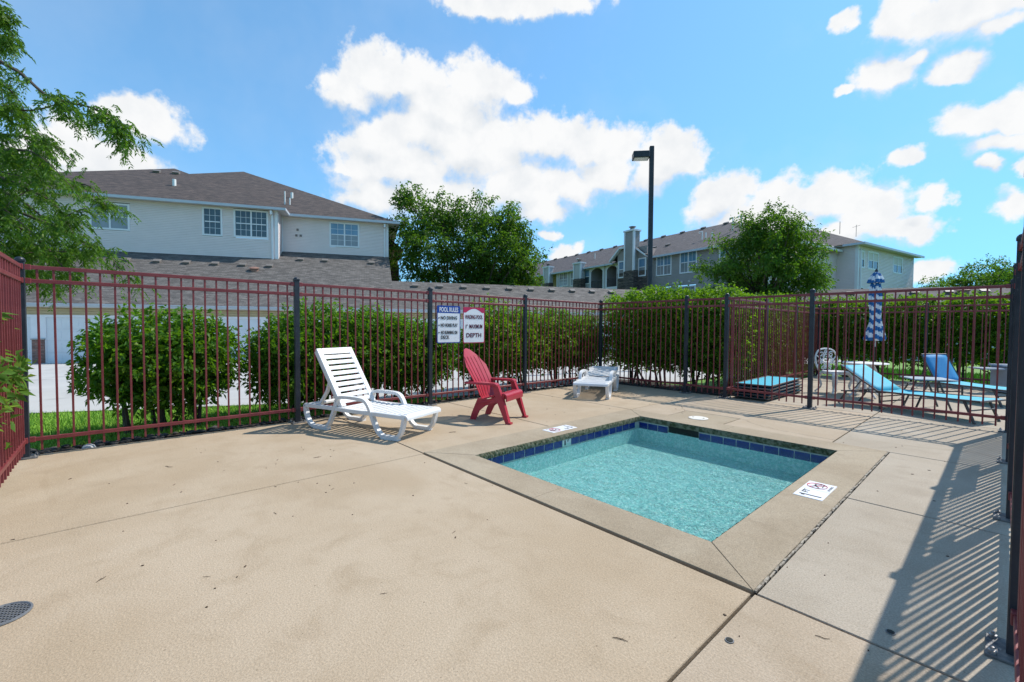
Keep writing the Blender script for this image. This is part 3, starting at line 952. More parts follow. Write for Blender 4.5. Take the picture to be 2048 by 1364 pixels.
# ------------------------------------------------------------------ fences
PS = .028   # half post
post_b = MB(); post_b.box((0, 0, .915), (.060, .060, 1.83)); POST = post_b.mesh('post', 'black_metal', bevel=.004)
cap_b = MB(); cap_b.box((0, 0, 1.838), (.070, .070, .016)); cap_b.tube([(0, 0, 1.846), (0, 0, 1.856), (0, 0, 1.868), (0, 0, 1.874)], [.034, .033, .022, .004], 12); CAP = cap_b.mesh('post_cap', 'black_metal', smooth=True)
pl_b = MB(); pl_b.box((0, 0, .006), (.17, .17, .012)); PLATE = pl_b.mesh('base_plate', 'plate_metal', bevel=.002)
bo_b = MB()
bo_b.tube([(0, 0, .011), (0, 0, .024), (0, 0, .0241), (0, 0, .036)], [.013, .013, .007, .006], 6)
BOLT = bo_b.mesh('anchor_bolt', 'bolt_metal')
pk_b = MB(); pk_b.box((0, 0, .92), (.017, .017, 1.72)); PICKET = pk_b.mesh('picket', 'maroon_metal', bevel=.0015)
br_b = MB(); br_b.box((0, 0, 0), (.045, .046, .05)); BRACK = br_b.mesh('bracket', 'maroon_metal', bevel=.003)


def fence(label, p0, direction, stations, spacing=.108, group='maroon picket fences round the pool', plates=True, skip=()):
    """Runs along direction from p0; stations are the distances of the posts."""
    rz = math.atan2(direction[1], direction[0])
    f = thing('picket_fence', label, 'fence', (p0[0], p0[1], 0), rz, group)
    for i, d in enumerate(stations):
        if i in skip:
            continue
        p = link('post', POST, f, loc=(d, 0, 0)); link('post_cap', CAP, p)
        if plates:
            link('base_plate', PLATE, p)
            for sx in (-.065, .065):
                for sy in (-.065, .065):
                    link('anchor_bolt', BOLT, p, loc=(sx, sy, 0))
    for a, c in zip(stations[:-1], stations[1:]):
        L = c - a - .058
        for z in (1.782, 1.655, .168):
            r_ = MB(); r_.box(((a + c) / 2, 0, z), (L, .032, .036)); o = r_.build('rail', 'maroon_metal', f, bevel=.003)
            for e in (a + .046, c - .046):
                link('bracket', BRACK, o, loc=(e, 0, z))
        n = max(1, round((c - a) / spacing)); st = (c - a) / n
        for k in range(1, n):
            link('picket', PICKET, f, loc=(a + k * st + random.uniform(-.0015, .0015), random.uniform(-.001, .001), random.uniform(-.004, .003)), rot=(random.uniform(-.0012, .0012), random.uniform(-.0015, .0015), random.uniform(-.03, .03)))
    return f


fence('long maroon picket fence behind the white lounger, carrying the two signs', (-6.067, -.676), (0, 1), (0, 2.378, 4.347, 6.419, 8.767))
fence('maroon picket fence across the back, between the wading pool and the teal loungers', (-6.067, 8.091), (1, 0), (0, 2.007, 2.753, 4.05, 6.127), skip=(0,))
fence('maroon picket fence at the right edge, seen edge on', (.066, 8.091), (0, -1), (0, 1.88, 3.73, 5.55, 7.35, 9.2), skip=(0,))
fence('short maroon picket fence at the left edge beside the leafy bush', (-6.067, -.676), (1, 0), (0, 2.3, 4.4), skip=(0,))
fence('maroon picket fence running back beside the stack of folded loungers', (-3.314, 8.091), (0, 1), (0, 1.95, 3.9, 5.81), skip=(0,))
fence('far maroon picket fence in front of the dark hedge behind the umbrella', (-3.314, 13.9), (1, 0), (0, 2.1, 4.2, 6.3, 8.4, 10.5), plates=True)

# signs on the back fence


def sign_board(name, label, loc, w, hgt, rim, face):
    t = thing(name, label, 'sign', loc, R(90))
    s = MB()
    r_ = .022
    poly = []
    for cx, cy, a0 in ((w / 2 - r_, hgt / 2 - r_, 0), (-w / 2 + r_, hgt / 2 - r_, 90), (-w / 2 + r_, -hgt / 2 + r_, 180), (w / 2 - r_, -hgt / 2 + r_, 270)):
        for k in range(5):
            a = R(a0 + k * 22.5); poly.append((cx + r_ * math.cos(a), cy + r_ * math.sin(a)))
    n = len(poly)
    for y, flip in ((-.002, 0), (.002, 1)):
        s.v += [(p[0], y, p[1]) for p in poly]
    s.f += [tuple(range(n)), tuple(range(2 * n - 1, n - 1, -1))]
    s.f += [(i, n + i, n + (i + 1) % n, (i + 1) % n) for i in range(n)]
    s.mi += [0] * (n + 2); s.uv += [None] * (n + 2)
    s.build('panel', rim, t)
    s = MB()
    k = .013
    pf = [(p[0] * (1 - 2 * k / w), p[1] * (1 - 2 * k / hgt)) for p in poly]
    s.face([(p[0], -.0032, p[1]) for p in pf]); s.build('face', face, t)
    return t


def put_text(parent, s_, size, width, x, z, ink, y=-.0062):
    me = text_mesh(s_, size, width); me.materials.append(MATS[ink])
    o = link('lettering', me, parent); o.rotation_euler = (R(90), 0, 0); o.location = (x, y, z)
    return o


t1 = sign_board('sign', 'white sign with blue header reading POOL RULES', (-6.030, 4.000, 1.287), .450, .606, 'sign_blue', 'sign_white')
s = MB(); s.bb(-.221, .221, -.0045, -.0030, .184, .297); s.build('header', 'sign_blue', t1)
put_text(t1, 'POOL RULES', .076, .36, -.180, .202, 'sign_white', -.0056)
for tx, wd, x, z in (('NO DIVING', .315, -.155, .078), ('NO HORSE PLAY', .325, -.155, -.040), ('NO RUNNING ON', .315, -.150, -.158), ('DECK', .16, -.150, -.235)):
    put_text(t1, tx, .056, wd, x, z, 'ink_black')
s = MB()
for z in (.103, -.015, -.133):
    s.tube([(-.188, -.0035, z), (-.188, -.0062, z)], .012, 12)
s.build_each('bullet_point', 'ink_black', t1)
t2 = sign_board('sign', 'white sign with red top reading WADING POOL MAXIMUM DEPTH', (-6.030, 4.508, 1.277), .452, .606, 'sign_red', 'sign_white')
s = MB()       # red corners over a white arch
zt, w2 = .303, .214
arc = [(-.17 + .34 * i / 16, .212 + .068 * math.sin(math.pi * i / 16)) for i in range(17)]
top = [(-w2, zt - .008)] + [(w2, zt - .008)]
for i in range(16):
    a, c = arc[i], arc[i + 1]
    s.face([(a[0], -.0046, a[1]), (c[0], -.0046, c[1]), (c[0], -.0046, zt - .006), (a[0], -.0046, zt - .006)])
for sx in (-1, 1):
    s.face([(sx * .17, -.0046, .212), (sx * w2, -.0046, .212), (sx * w2, -.0046, zt - .006), (sx * .17, -.0046, zt - .006)])
s.build('header', 'sign_red', t2)
put_text(t2, 'WADING POOL', .070, .375, -.188, .105, 'ink_maroon')
put_text(t2, "1'", .070, .036, -.172, -.055, 'ink_maroon'); put_text(t2, 'MAXIMUM', .070, .275, -.098, -.055, 'ink_maroon')
put_text(t2, 'DEPTH', .072, .315, -.160, -.205, 'ink_maroon')

# notice boards hung on the outer side of the right fence (only their shadows and edges show)
for y_, w_, z_, h_, lab in ((6.24, 1.06, 1.29, .56, 'long notice board hung on the right edge fence, casting a wide shadow'), (4.65, .32, 1.40, .34, 'small square notice board on the right edge fence near the camera')):
    t = thing('notice_board', lab, 'sign', (.088, y_, z_), R(90))
    s = MB(); s.box((0, 0, 0), (w_, .005, h_)); s.build('panel', 'sign_white', t, bevel=.001)
    s = MB()
    for zz in (-h_ / 2 + .012, h_ / 2 - .012):
        s.box((0, -.004, zz), (w_, .006, .02))
    s.build('trim', 'sign_blue', t)

# ------------------------------------------------------------------ white plastic loungers


def white_lounger(label, loc, rz, back_deg, group='white plastic sun loungers'):
    t = thing('sun_lounger', label, 'sun lounger', loc, rz, group)
    HW = .31
    # side frames: ribbon legs left and right
    for sy in (-1, 1):
        ya, yb = (sy * HW, sy * (HW - .055)) if sy > 0 else (-HW, -HW + .055)
        s = MB()
        s.ribbon(smooth_path([(-.80, .275), (-.795, .20), (-.76, .10), (-.70, .04), (-.63, .022), (-.50, .020), (-.43, .035), (-.37, .10), (-.31, .22), (-.25, .37)]), ya, yb, .034)
        s.bb(-.64, -.40, min(ya, yb) - .004, max(ya, yb) + .004, 0, .042)
        s.build('leg', 'white_plastic', t, smooth=True)
        s = MB()
        s.ribbon(smooth_path([(-.26, .36), (-.21, .405), (-.10, .415), (.10, .413), (.20, .395), (.26, .33), (.32, .20), (.39, .08), (.46, .028), (.55, .02), (.66, .024), (.72, .08), (.755, .17), (.775, .262)]), ya, yb, .036)
        s.bb(.455, .69, min(ya, yb) - .004, max(ya, yb) + .004, 0, .042)
        s.build('armrest_leg', 'white_plastic', t, smooth=True)
        s = MB()
        s.ribbon([(-.81, .268), (-.4, .268), (0, .262), (.45, .262), (.79, .262)], sy * (HW - .004), sy * (HW - .05), .045)
        s.build('side_rail', 'white_plastic', t, smooth=True, bevel=.004)
    s = MB(); s.bb(-.815, -.745, -HW, HW, .245, .285); s.build('rear_rail', 'white_plastic', t, bevel=.008)
    # seat: slats with narrow slots, dished a little
    zs = lambda x: .290 - .022 * math.sin(math.pi * min(max((x + .2) / 1.01, 0), 1)) * .8
    x = -.185
    n = 0
    while x < .74:
        s = MB()
        w = .050
        s.ribbon([(x, zs(x)), (x + w / 2, zs(x + w / 2) + .002), (x + w, zs(x + w))], -.262, .262, .009)
        s.build('slat', 'white_plastic', t, bevel=.003); x += .077
    s = MB()
    for sy in (-1, 1):
        s.ribbon([(-.19 + i * .1, zs(-.19 + i * .1) - .006) for i in range(10)], sy * .225, sy * .285, .016)
    s.ribbon(smooth_path([(.735, .278), (.79, .276), (.815, .262), (.82, .235)]), -.300, .300, .022)
    s.build('seat_frame', 'white_plastic', t, smooth=True)
    # back rest, hinged at x=-.2
    bk = bpy.data.objects.new('backrest', None)
    s = MB(); LB = .80
    for sy in (-1, 1):
        s.bb(-LB, 0, min(sy * .205, sy * .275), max(sy * .205, sy * .275), -.012, .014)
        s.bb(-LB + .02, 0, min(sy * .262, sy * .276), max(sy * .262, sy * .276), -.045, .010)
    s.bb(-LB, -LB + .085, -.205, .205, -.012, .014)
    s.bb(-LB - .004, -LB + .012, -.255, .255, -.042, .008)
    me = s.mesh('backrest', 'white_plastic', bevel=.004)
    bk = link('backrest', me, t); bk.location = (-.195, 0, .292); bk.rotation_euler = (0, R(back_deg), 0)
    x = -LB + .100
    while x < -.03:
        q = MB()
        q.ribbon([(x, .004), (x + .027, .006), (x + .052, .004)], -.207, .207, .009)
        q.build('slat', 'white_plastic', bk, bevel=.003); x += .0765
    # props under the back
    a = R(back_deg)
    for sy in (-1, 1):
        m_ = (-.195 - .42 * math.cos(a), .292 + .42 * math.sin(a) - .02)
        s = MB(); s.ribbon([m_, (m_[0] - .06 * math.sin(a) - .02, (m_[1] + .27) / 2), (-.62 if back_deg > 20 else -.70, .275)], sy * .20, sy * .245, .03)
        s.build('back_prop', 'white_plastic', t, bevel=.004)
    return t


white_lounger('white slatted sun lounger with raised back beside the red chair', (-5.125, 2.27, 0), R(21.2), 57.5)
white_lounger('white slatted sun lounger lying flat in the shaded fence corner', (-5.15, 6.79, 0), R(-61.6), 9)

# ------------------------------------------------------------------ red adirondack chair


def adirondack(label, loc, rz):
    t = thing('adirondack_chair', label, 'chair', loc, rz)
    m = 'red_plastic'
    for sy in (-1, 1):
        s = MB()   # front leg: wide tapering post from armrest to ground, two faces
        a = sy * .272; b_ = sy * .195
        for (xa, za, wa), (xb, zb, wb) in (((.105, .508, .085), (.185, .30, .10)), ((.185, .30, .10), (.30, .0, .052))):
            s.face([(xa - wa / 2, a, za), (xa + wa / 2, a, za), (xb + wb / 2, a + sy * .004, zb), (xb - wb / 2, a + sy * .004, zb)])
            s.face([(xa - wa / 2, a - sy * .012, za), (xa + wa / 2, a - sy * .012, za), (xb + wb / 2, a - sy * .008, zb), (xb - wb / 2, a - sy * .008, zb)])
            s.face([(xa + wa / 2, a, za), (xa + wa / 2, a - sy * .055, za), (xb + wb / 2, a - sy * .055, zb), (xb + wb / 2, a + sy * .004, zb)])
            s.face([(xa - wa / 2, a, za), (xa - wa / 2, a - sy * .012, za), (xb - wb / 2, a - sy * .012, zb), (xb - wb / 2, a, zb)])
        s.box((.31, a - sy * .025, .012), (.075, .065, .024))
        s.build('front_leg', m, t)
        s = MB()   # rear leg and side apron
        prof = [(.235, .372), (.235, .30), (.10, .262), (-.06, .20), (-.15, .13), (-.215, .0), (-.30, .0), (-.275, .08), (-.22, .20), (-.17, .30), (-.02, .295), (.12, .335)]
        a2 = sy * .215
        n = len(prof)
        base = len(s.v)
        for off in (0, sy * .014):
            for p in prof:
                fl = (1 if p[1] > .25 else 0)
                s.v.append((p[0], a2 + off + (sy * .04 * max(p[0], 0) / .235) - sy * .02 * (1 - p[1] / .37) * (p[0] < 0), p[1]))
        s.f += [tuple(base + i for i in range(n)), tuple(base + n + i for i in reversed(range(n)))]
        s.f += [(base + i, base + (i + 1) % n, base + n + (i + 1) % n, base + n + i) for i in range(n)]
        s.mi += [0] * (n + 2); s.uv += [None] * (n + 2)
        s.build('rear_leg', m, t)
        s = MB()   # arm rest
        ya = sy * .262
        pth = [(.155, .505), (.12, .522), (.0, .522), (-.18, .520), (-.34, .515)]
        wd = [.085, .10, .105, .095, .06]
        base = len(s.v)
        for (px, pz), w in zip(pth, wd):
            for yy_, zz in ((ya - w / 2, pz), (ya + w / 2, pz), (ya + w / 2, pz - .030), (ya - w / 2, pz - .030)):
                s.v.append((px, yy_, zz))
        for i in range(4):
            for k in range(4):
                k2 = (k + 1) % 4
                s.f.append((base + 4 * i + k, base + 4 * i + k2, base + 4 * i + 4 + k2, base + 4 * i + 4 + k)); s.mi.append(0); s.uv.append(None)
        s.f += [(base, base + 1, base + 2, base + 3), (base + 16, base + 17, base + 18, base + 19)]; s.mi += [0, 0]; s.uv += [None, None]
        s.build('armrest', m, t, bevel=.006)
    # seat: slats across, dropping to the back, with a rolled front lip
    zs = lambda x: .278 + (x + .16) * .25 + max(0, .02 - abs(x - .15) * .1)
    for k in range(5):
        xa = -.15 + k * .068
        s = MB(); s.ribbon([(xa, zs(xa)), (xa + .060, zs(xa + .060))], -.218 - .008 * k, .218 + .008 * k, .016); s.build('seat_slat', m, t, bevel=.003)
    s = MB(); s.ribbon(smooth_path([(.192, .376), (.235, .378), (.262, .362), (.270, .335), (.268, .285)]), -.245, .245, .016); s.build('seat_front', m, t, smooth=True)
    # fan back of seven boards with an arched top
    prof = smooth_path([(-.150, .262), (-.185, .36), (-.225, .48), (-.300, .62), (-.400, .79), (-.500, .95)], 6)
    L = len(prof)
    NB = 6
    for k in range(NB):
        f0 = -1 + 2 * k / NB; f1 = -1 + 2 * (k + 1) / NB
        fm = (f0 + f1) / 2
        s = MB(); rows = []
        for i, (px, pz) in enumerate(prof):
            v = i / (L - 1)
            hw = .178 + .092 * math.sin(min(v * 1.25, 1) * math.pi / 2) - .05 * max(0, v - .78) / .22
            rows.append((v, px, pz, hw))
        base = len(s.v)
        cnt = 0
        for v, px, pz, hw in rows:
            ends = []
            for fe, sgn in ((f0, 1), (f1, -1)):
                lim = 1 - .30 * abs(fe) ** 2.2          # arched top
                vv = min(v, lim)
                idx = vv * (L - 1); i0 = int(idx); fr_ = idx - i0; i1 = min(i0 + 1, L - 1)
                qx = prof[i0][0] + (prof[i1][0] - prof[i0][0]) * fr_; qz = prof[i0][1] + (prof[i1][1] - prof[i0][1]) * fr_
                hwv = .178 + .092 * math.sin(min(vv * 1.25, 1) * math.pi / 2) - .05 * max(0, vv - .78) / .22
                cup = .030 * fe * fe
                ends.append((qx + cup, fe * hwv + sgn * (.0085 if .08 < v < .86 else -.0002), qz))
            for e in ends:
                s.v.append(e)
            for e in reversed(ends):
                s.v.append((e[0] - .009, e[1], e[2] - .003))
            cnt += 1
        for i in range(cnt - 1):
            for q in range(4):
                q2 = (q + 1) % 4
                s.f.append((base + 4 * i + q, base + 4 * i + q2, base + 4 * i + 4 + q2, base + 4 * i + 4 + q)); s.mi.append(0); s.uv.append(None)
        e = base + 4 * (cnt - 1)
        s.f += [(base, base + 1, base + 2, base + 3), (e, e + 1, e + 2, e + 3)]; s.mi += [0, 0]; s.uv += [None, None]
        s.build('back_slat', m, t)
    s = MB(); s.ribbon([(-.262, .50), (-.278, .54)], -.255, .255, .03); s.build('back_brace', m, t, bevel=.004)
    return t


adirondack('red plastic adirondack chair under the signs', (-4.595, 3.83, 0), R(22))

# ------------------------------------------------------------------ teal sling loungers


def sling_lounger(label, loc, rz, L=1.85, W_=.56, hinge=.60, zh=.29, zf=.318, back=32, sling='teal_sling', back_sling=None, bl=.68):
    """x runs from the hinge to the foot; origin under the hinge."""
    t = thing('sling_lounger', label, 'sun lounger', loc, rz, 'teal sling loungers')
    Ls = L - bl
    hw = W_ / 2
    for nm, m_, x_a, x_b in (('seat_sling', sling, 0, Ls),):
        s = MB(); base = 0
        n = 8
        for i in range(n + 1):
            x = x_a + (x_b - x_a) * i / n; z = zh + (zf - zh) * i / n - .012 * math.sin(math.pi * i / n)
            for y in (-hw, -hw / 2, 0, hw / 2, hw):
                s.v.append((x, y, z - .010 * (1 - (y / hw) ** 2)))
        for i in range(n):
            for j in range(4):
                a = i * 5 + j
                s.f.append((a, a + 1, a + 6, a + 5)); s.mi.append(0); s.uv.append(None)
        o = s.build(nm, m_, t, smooth=True)
        md = o.modifiers.new('thick', 'SOLIDIFY'); md.thickness = .004
    a = R(back); ca, sa = math.cos(a), math.sin(a)
    s = MB()
    for i in range(7):
        d = bl * i / 6
        for y in (-hw, -hw / 2, 0, hw / 2, hw):
            q = -.010 * (1 - (y / hw) ** 2)
            s.v.append((-d * ca - q * sa, y, zh + d * sa + q * ca))
    for i in range(6):
        for j in range(4):
            k = i * 5 + j
            s.f.append((k, k + 1, k + 6, k + 5)); s.mi.append(0); s.uv.append(None)
    o = s.build('back_sling', back_sling or sling, t, smooth=True)
    md = o.modifiers.new('thick', 'SOLIDIFY'); md.thickness = .004
    for sy in (-1, 1):
        s = MB(); s.tube([(-bl * ca, sy * hw, zh + bl * sa - .012), (0, sy * hw, zh - .014), (Ls, sy * hw, zf - .014)], .014, 8); s.build('side_rail', 'bronze_frame', t, smooth=True)
        s = MB(); s.tube([(.02, sy * hw, zh - .02), (.03, sy * (hw - .01), .0)], .015, 8); s.build('leg', 'bronze_frame', t, smooth=True)
        s = MB(); s.tube([(Ls - .16, sy * (hw - .01), zf - .02), (Ls - .04, sy * (hw - .01), .0)], .018, 8); s.build('leg', 'bronze_frame', t, smooth=True)
        s = MB(); s.tube([(-.50, sy * (hw - .03), .20), (-.62, sy * (hw - .03), .0)], .015, 8); s.build('leg', 'bronze_frame', t, smooth=True)
        s = MB(); s.tube([(.02, sy * (hw - .03), zh - .03), (-.58, sy * (hw - .03), .205)], .011, 8); s.build('lower_rail', 'bronze_frame', t, smooth=True)
        s = MB(); s.tube([(-.30 * ca, sy * (hw - .03), zh + .30 * sa - .02), (-.42, sy * (hw - .03), .21)], .009, 6); s.build('back_prop', 'bronze_frame', t)
    s = MB()
    s.tube([(.03, -hw + .01, .12), (.03, hw - .01, .12)], .011, 8); s.tube([(.03, -hw + .01, .20), (.03, hw - .01, .20)], .009, 8)
    s.tube([(Ls - .09, -hw + .01, .17), (Ls - .09, hw - .01, .17)], .010, 8); s.tube([(-.58, -hw + .03, .205), (-.58, hw - .03, .205)], .010, 8)
    s.tube([(-bl * ca, -hw, zh + bl * sa - .012), (-bl * ca, hw, zh + bl * sa - .012)], .014, 8); s.tube([(Ls, -hw, zf - .014), (Ls, hw, zf - .014)], .014, 8)
    s.build_each('crossbar', 'bronze_frame', t, smooth=True)
    return t


sling_lounger('teal sling lounger with low raised back, nearest behind the fence', (-1.19, 9.115, 0), R(-23.5), L=1.88, back=32)
sling_lounger('blue sling lounger with steep back beyond the small side table', (-.66, 11.30, 0), R(-32), L=1.55, back=62, sling='teal_sling', back_sling='blue_sling', bl=.56, zh=.30, zf=.29)
# stack of folded loungers beside the fence
words_ = ['lowest', 'second from the bottom', 'middle', 'second from the top', 'topmost']
for k in range(5):
    z0 = .012 + k * .056
    t = thing('folded_lounger', 'flat folded teal lounger, %s of the stack by the fence' % words_[k], 'sun lounger', (-2.92 + random.uniform(-.02, .02), 9.06 + random.uniform(-.03, .03), z0), R(90 + random.uniform(-2, 2)), 'folded teal loungers in a stack')
    s = MB(); s.bb(-.86, .86, -.275, .275, .030, .036); s.build('sling', 'teal_sling', t, bevel=.002)
    for sy in (-1, 1):
        s = MB(); s.tube([(-.88, sy * .285, .033), (.88, sy * .285, .033)], .014, 8); s.build('side_rail', 'bronze_frame', t, smooth=True)
        s = MB(); s.tube([(-.80, sy * .26, .014), (-.45, sy * .26, .012)], .012, 6); s.build('leg', 'bronze_frame', t, smooth=True)
        s = MB(); s.tube([(.50, sy * .26, .014), (.82, sy * .26, .012)], .012, 6); s.build('leg', 'bronze_frame', t, smooth=True)
    s = MB()
    for x in (-.88, .88):
        s.tube([(x, -.285, .033), (x, .285, .033)], .014, 8)
    for x in (-.45, .5):
        s.tube([(x, -.26, .014), (x, .26, .014)], .010, 6)
    s.build_each('crossbar', 'bronze_frame', t, smooth=True)

# small side table
t = thing('side_table', 'small low side table with slatted top between the two raised loungers', 'table', (-.80, 9.60, 0), R(28))
for k in range(6):
    s = MB(); s.box((0, -.20 + k * .08, .465), (.54, .07, .018)); s.build('slat', 'table_slat', t, bevel=.002)
for sx in (-1, 1):
    for sy in (-1, 1):
        s = MB(); s.tube([(sx * .06, sy * .17, .452), (sx * .22, sy * .19, 0)], .014, 6); s.build('leg', 'bronze_frame', t)
s = MB(); s.bb(-.2, .2, -.18, -.16, .44, .456); s.bb(-.2, .2, .16, .18, .44, .456); s.tube([(-.12, -.18, .25), (-.12, .18, .25)], .009, 6); s.tube([(.12, -.18, .25), (.12, .18, .25)], .009, 6)
s.build('frame', 'bronze_frame', t)

# white ornate cast chair
t = thing('ornate_chair', 'white ornate cast metal chair with pierced back behind the fence', 'chair', (-2.18, 10.38, 0), R(-38))
s = MB()
fr_ = smooth_path([(-.20, -.17, .42), (-.225, -.215, .55), (-.24, -.22, .70), (-.25, -.15, .82), (-.255, 0, .855), (-.25, .15, .82), (-.24, .22, .70), (-.225, .215, .55), (-.20, .17, .42)], 5)
s.tube(fr_, .016, 8); s.build('back_frame', 'white_metal', t, smooth=True)
s = MB()
for cy, cz, r_ in ((-.10, .74, .06), (.10, .74, .06), (0, .68, .07), (-.13, .60, .055), (.13, .60, .055), (0, .54, .06), (-.06, .47, .05), (.07, .47, .05), (0, .79, .045)):
    pts = []
    for i in range(20):
        th = i * .42; rr = r_ * (1 - i / 26)
        pts.append((-.235 - (cz - .6) * .06, cy + rr * math.cos(th + cy * 9), cz + rr * math.sin(th + cy * 9)))
    s.tube(pts, .010, 6)
for ya, za, yb, zb in ((-.2, .5, .0, .8), (.2, .5, .0, .8), (-.2, .72, .05, .44), (.2, .72, -.05, .44)):
    s.tube(smooth_path([(-.225, ya, za), (-.235, (ya + yb) / 2 + .03, (za + zb) / 2), (-.24, yb, zb)], 4), .011, 6)
s.build('back_scrollwork', 'white_metal', t, smooth=True)
s = MB(); s.tube([(0, 0, .405), (0, 0, .412), (0, 0, .43)], [.20, .225, .215], 24); s.build('seat', 'white_metal', t, smooth=True)
s = MB()
s.tube([(.22 * math.cos(i * .2618), .22 * math.sin(i * .2618), .39) for i in range(25)], .014, 6, False); s.build('seat_apron', 'white_metal', t, smooth=True)
for ax_, ay_ in ((.15, .15), (.15, -.15), (-.15, .15), (-.15, -.15)):
    s = MB(); k = 1.0
    s.tube(smooth_path([(ax_ * .95, ay_ * .95, .40), (ax_ * 1.25, ay_ * 1.25, .30), (ax_ * 1.05, ay_ * 1.05, .13), (ax_ * 1.5, ay_ * 1.5, .008)], 5), [.03] * 5 + [.024] * 5 + [.016] * 6, 8); s.build('leg', 'white_metal', t, smooth=True)
# white bistro table
t = thing('bistro_table', 'round white cast metal table beside the ornate chair', 'table', (-1.70, 10.25, 0))
s = MB(); s.tube([(0, 0, .612), (0, 0, .622), (0, 0, .632)], [.33, .345, .335], 32); s.build('tabletop', 'white_metal', t, smooth=True)
s = MB(); s.tube([(0, 0, .14), (0, 0, .3), (0, 0, .45), (0, 0, .61)], [.035, .022, .03, .09], 12); s.build('pedestal', 'white_metal', t, smooth=True)
for k in range(4):
    a = R(45 + 90 * k)
    s = MB(); s.tube(smooth_path([(r_ * math.cos(a), r_ * math.sin(a), z) for r_, z in ((.13, .60), (.19, .45), (.12, .25), (.16, .12), (.27, .01))], 5), [.022] * 10 + [.017] * 11, 8); s.build('leg', 'white_metal', t, smooth=True)

# closed striped umbrella
t = thing('umbrella', 'closed blue and white striped patio umbrella standing behind the teal lounger', 'umbrella', (-1.735, 11.25, 0))
s = MB(); s.tube([(0, 0, .05), (0, 0, 2.40)], .019, 10); s.tube([(0, 0, 2.38), (0, 0, 2.42), (0, 0, 2.45)], [.03, .025, .008], 10); s.build('pole', 'black_metal', t, smooth=True)
s = MB(); s.tube([(0, 0, 0), (0, 0, .05), (0, 0, .07)], [.24, .24, .05], 24); s.build('base', 'black_metal', t)
s = MB(); s.tube([(.02, -.03, .90), (.02, -.03, 1.02)], .008, 6); s.build('tie_cord', 'white_metal', t)


def striped(profile, npl, depth, zstep, shift, lean=0.0):
    s = MB(); n = npl * 6
    zs_ = [p[0] for p in profile]
    fine = []
    for (za, ra), (zb, rb) in zip(profile[:-1], profile[1:]):
        m_ = max(2, int(abs(zb - za) / .022))
        fine += [(za + (zb - za) * i / m_, ra + (rb - ra) * i / m_) for i in range(m_)]
    fine.append(profile[-1])
    for z, r_ in fine:
        for k in range(n):
            th = 2 * math.pi * k / n
            ph = (k / 6) % 1
            rr = r_ * (1 - depth * (abs(ph - .5) * 2) ** 1.3) * (1 + .10 * math.sin(3 * th + z * 5))
            s.v.append((rr * math.cos(th) + lean * (z - 1.0) * .0, rr * math.sin(th), z))
    for i in range(len(fine) - 1):
        for k in range(n):
            k2 = (k + 1) % n
            s.f.append((i * n + k, i * n + k2, (i + 1) * n + k2, (i + 1) * n + k)); s.uv.append(None)
            lobe = k // 6
            zz = (fine[i][0] + fine[i + 1][0]) / 2 + [0, .05, .02, .07, .03, .06, .01, .045][lobe % 8] * shift + .012 * math.sin(k * 1.3)
            s.mi.append(int(zz / zstep) % 2)
    return s


s = striped([(2.20, .075), (2.05, .100), (1.85, .110), (1.62, .098), (1.50, .092), (1.36, .108), (1.20, .150), (1.06, .190), (1.02, .165)], 8, .34, .088, 1.0)
s.build('canopy', ['umbrella_blue', 'umbrella_white'], t)
s = striped([(2.395, .02), (2.36, .06), (2.30, .10), (2.24, .13), (2.17, .145), (2.165, .10)], 8, .30, .075, .6)
s.build('top_vent', ['umbrella_white', 'umbrella_blue'], t)

# pale grey bin with a side shelf by the far fence
t = thing('bin', 'pale grey bin with side shelf at the right end of the far fence', 'bin', (.10, 13.1, 0), R(40))
s = MB(); s.prism([(-.20, -.2), (.20, -.2), (.20, .2), (-.20, .2)], .02, .52, True); s.build('body', 'bin_grey', t, bevel=.01)
s = MB(); s.bb(-.225, .225, -.225, .225, .525, .565); s.build('lid', 'bin_grey', t, bevel=.01)
s = MB(); s.bb(-.62, -.232, -.16, .16, .47, .50); s.build('side_shelf', 'bin_grey', t, bevel=.004)
bpy.context.view_layer.update()

# ------------------------------------------------------------------ buildings


def siding(s, T, a0, a1, z0, z1, openings=(), course=.105):
    z = z0
    while z < z1 - 1e-4:
        zt = min(z + course, z1)
        cuts = [(a0, a1)]
        for (oa, ob, oz0, oz1) in openings:
            if oz0 < (z + zt) / 2 < oz1:
                nc = []
                for c0, c1 in cuts:
                    if ob <= c0 or oa >= c1:
                        nc.append((c0, c1)); continue
                    if oa > c0: nc.append((c0, oa))
                    if ob < c1: nc.append((ob, c1))
                cuts = nc
        for c0, c1 in cuts:
            zn = zt - .026 if zt - z > .05 else zt
            s.face([T(c0, .030, z), T(c1, .030, z), T(c1, .010, zn), T(c0, .010, zn)])
            s.face([T(c0, -.014, z), T(c1, -.014, z), T(c1, .030, z), T(c0, .030, z)])
            if zn < zt:
                s.face([T(c0, .010, zn), T(c1, .010, zn), T(c1, -.014, zn), T(c0, -.014, zn)])
                s.face([T(c0, -.014, zn), T(c1, -.014, zn), T(c1, -.014, zt), T(c0, -.014, zt)])
        z = zt


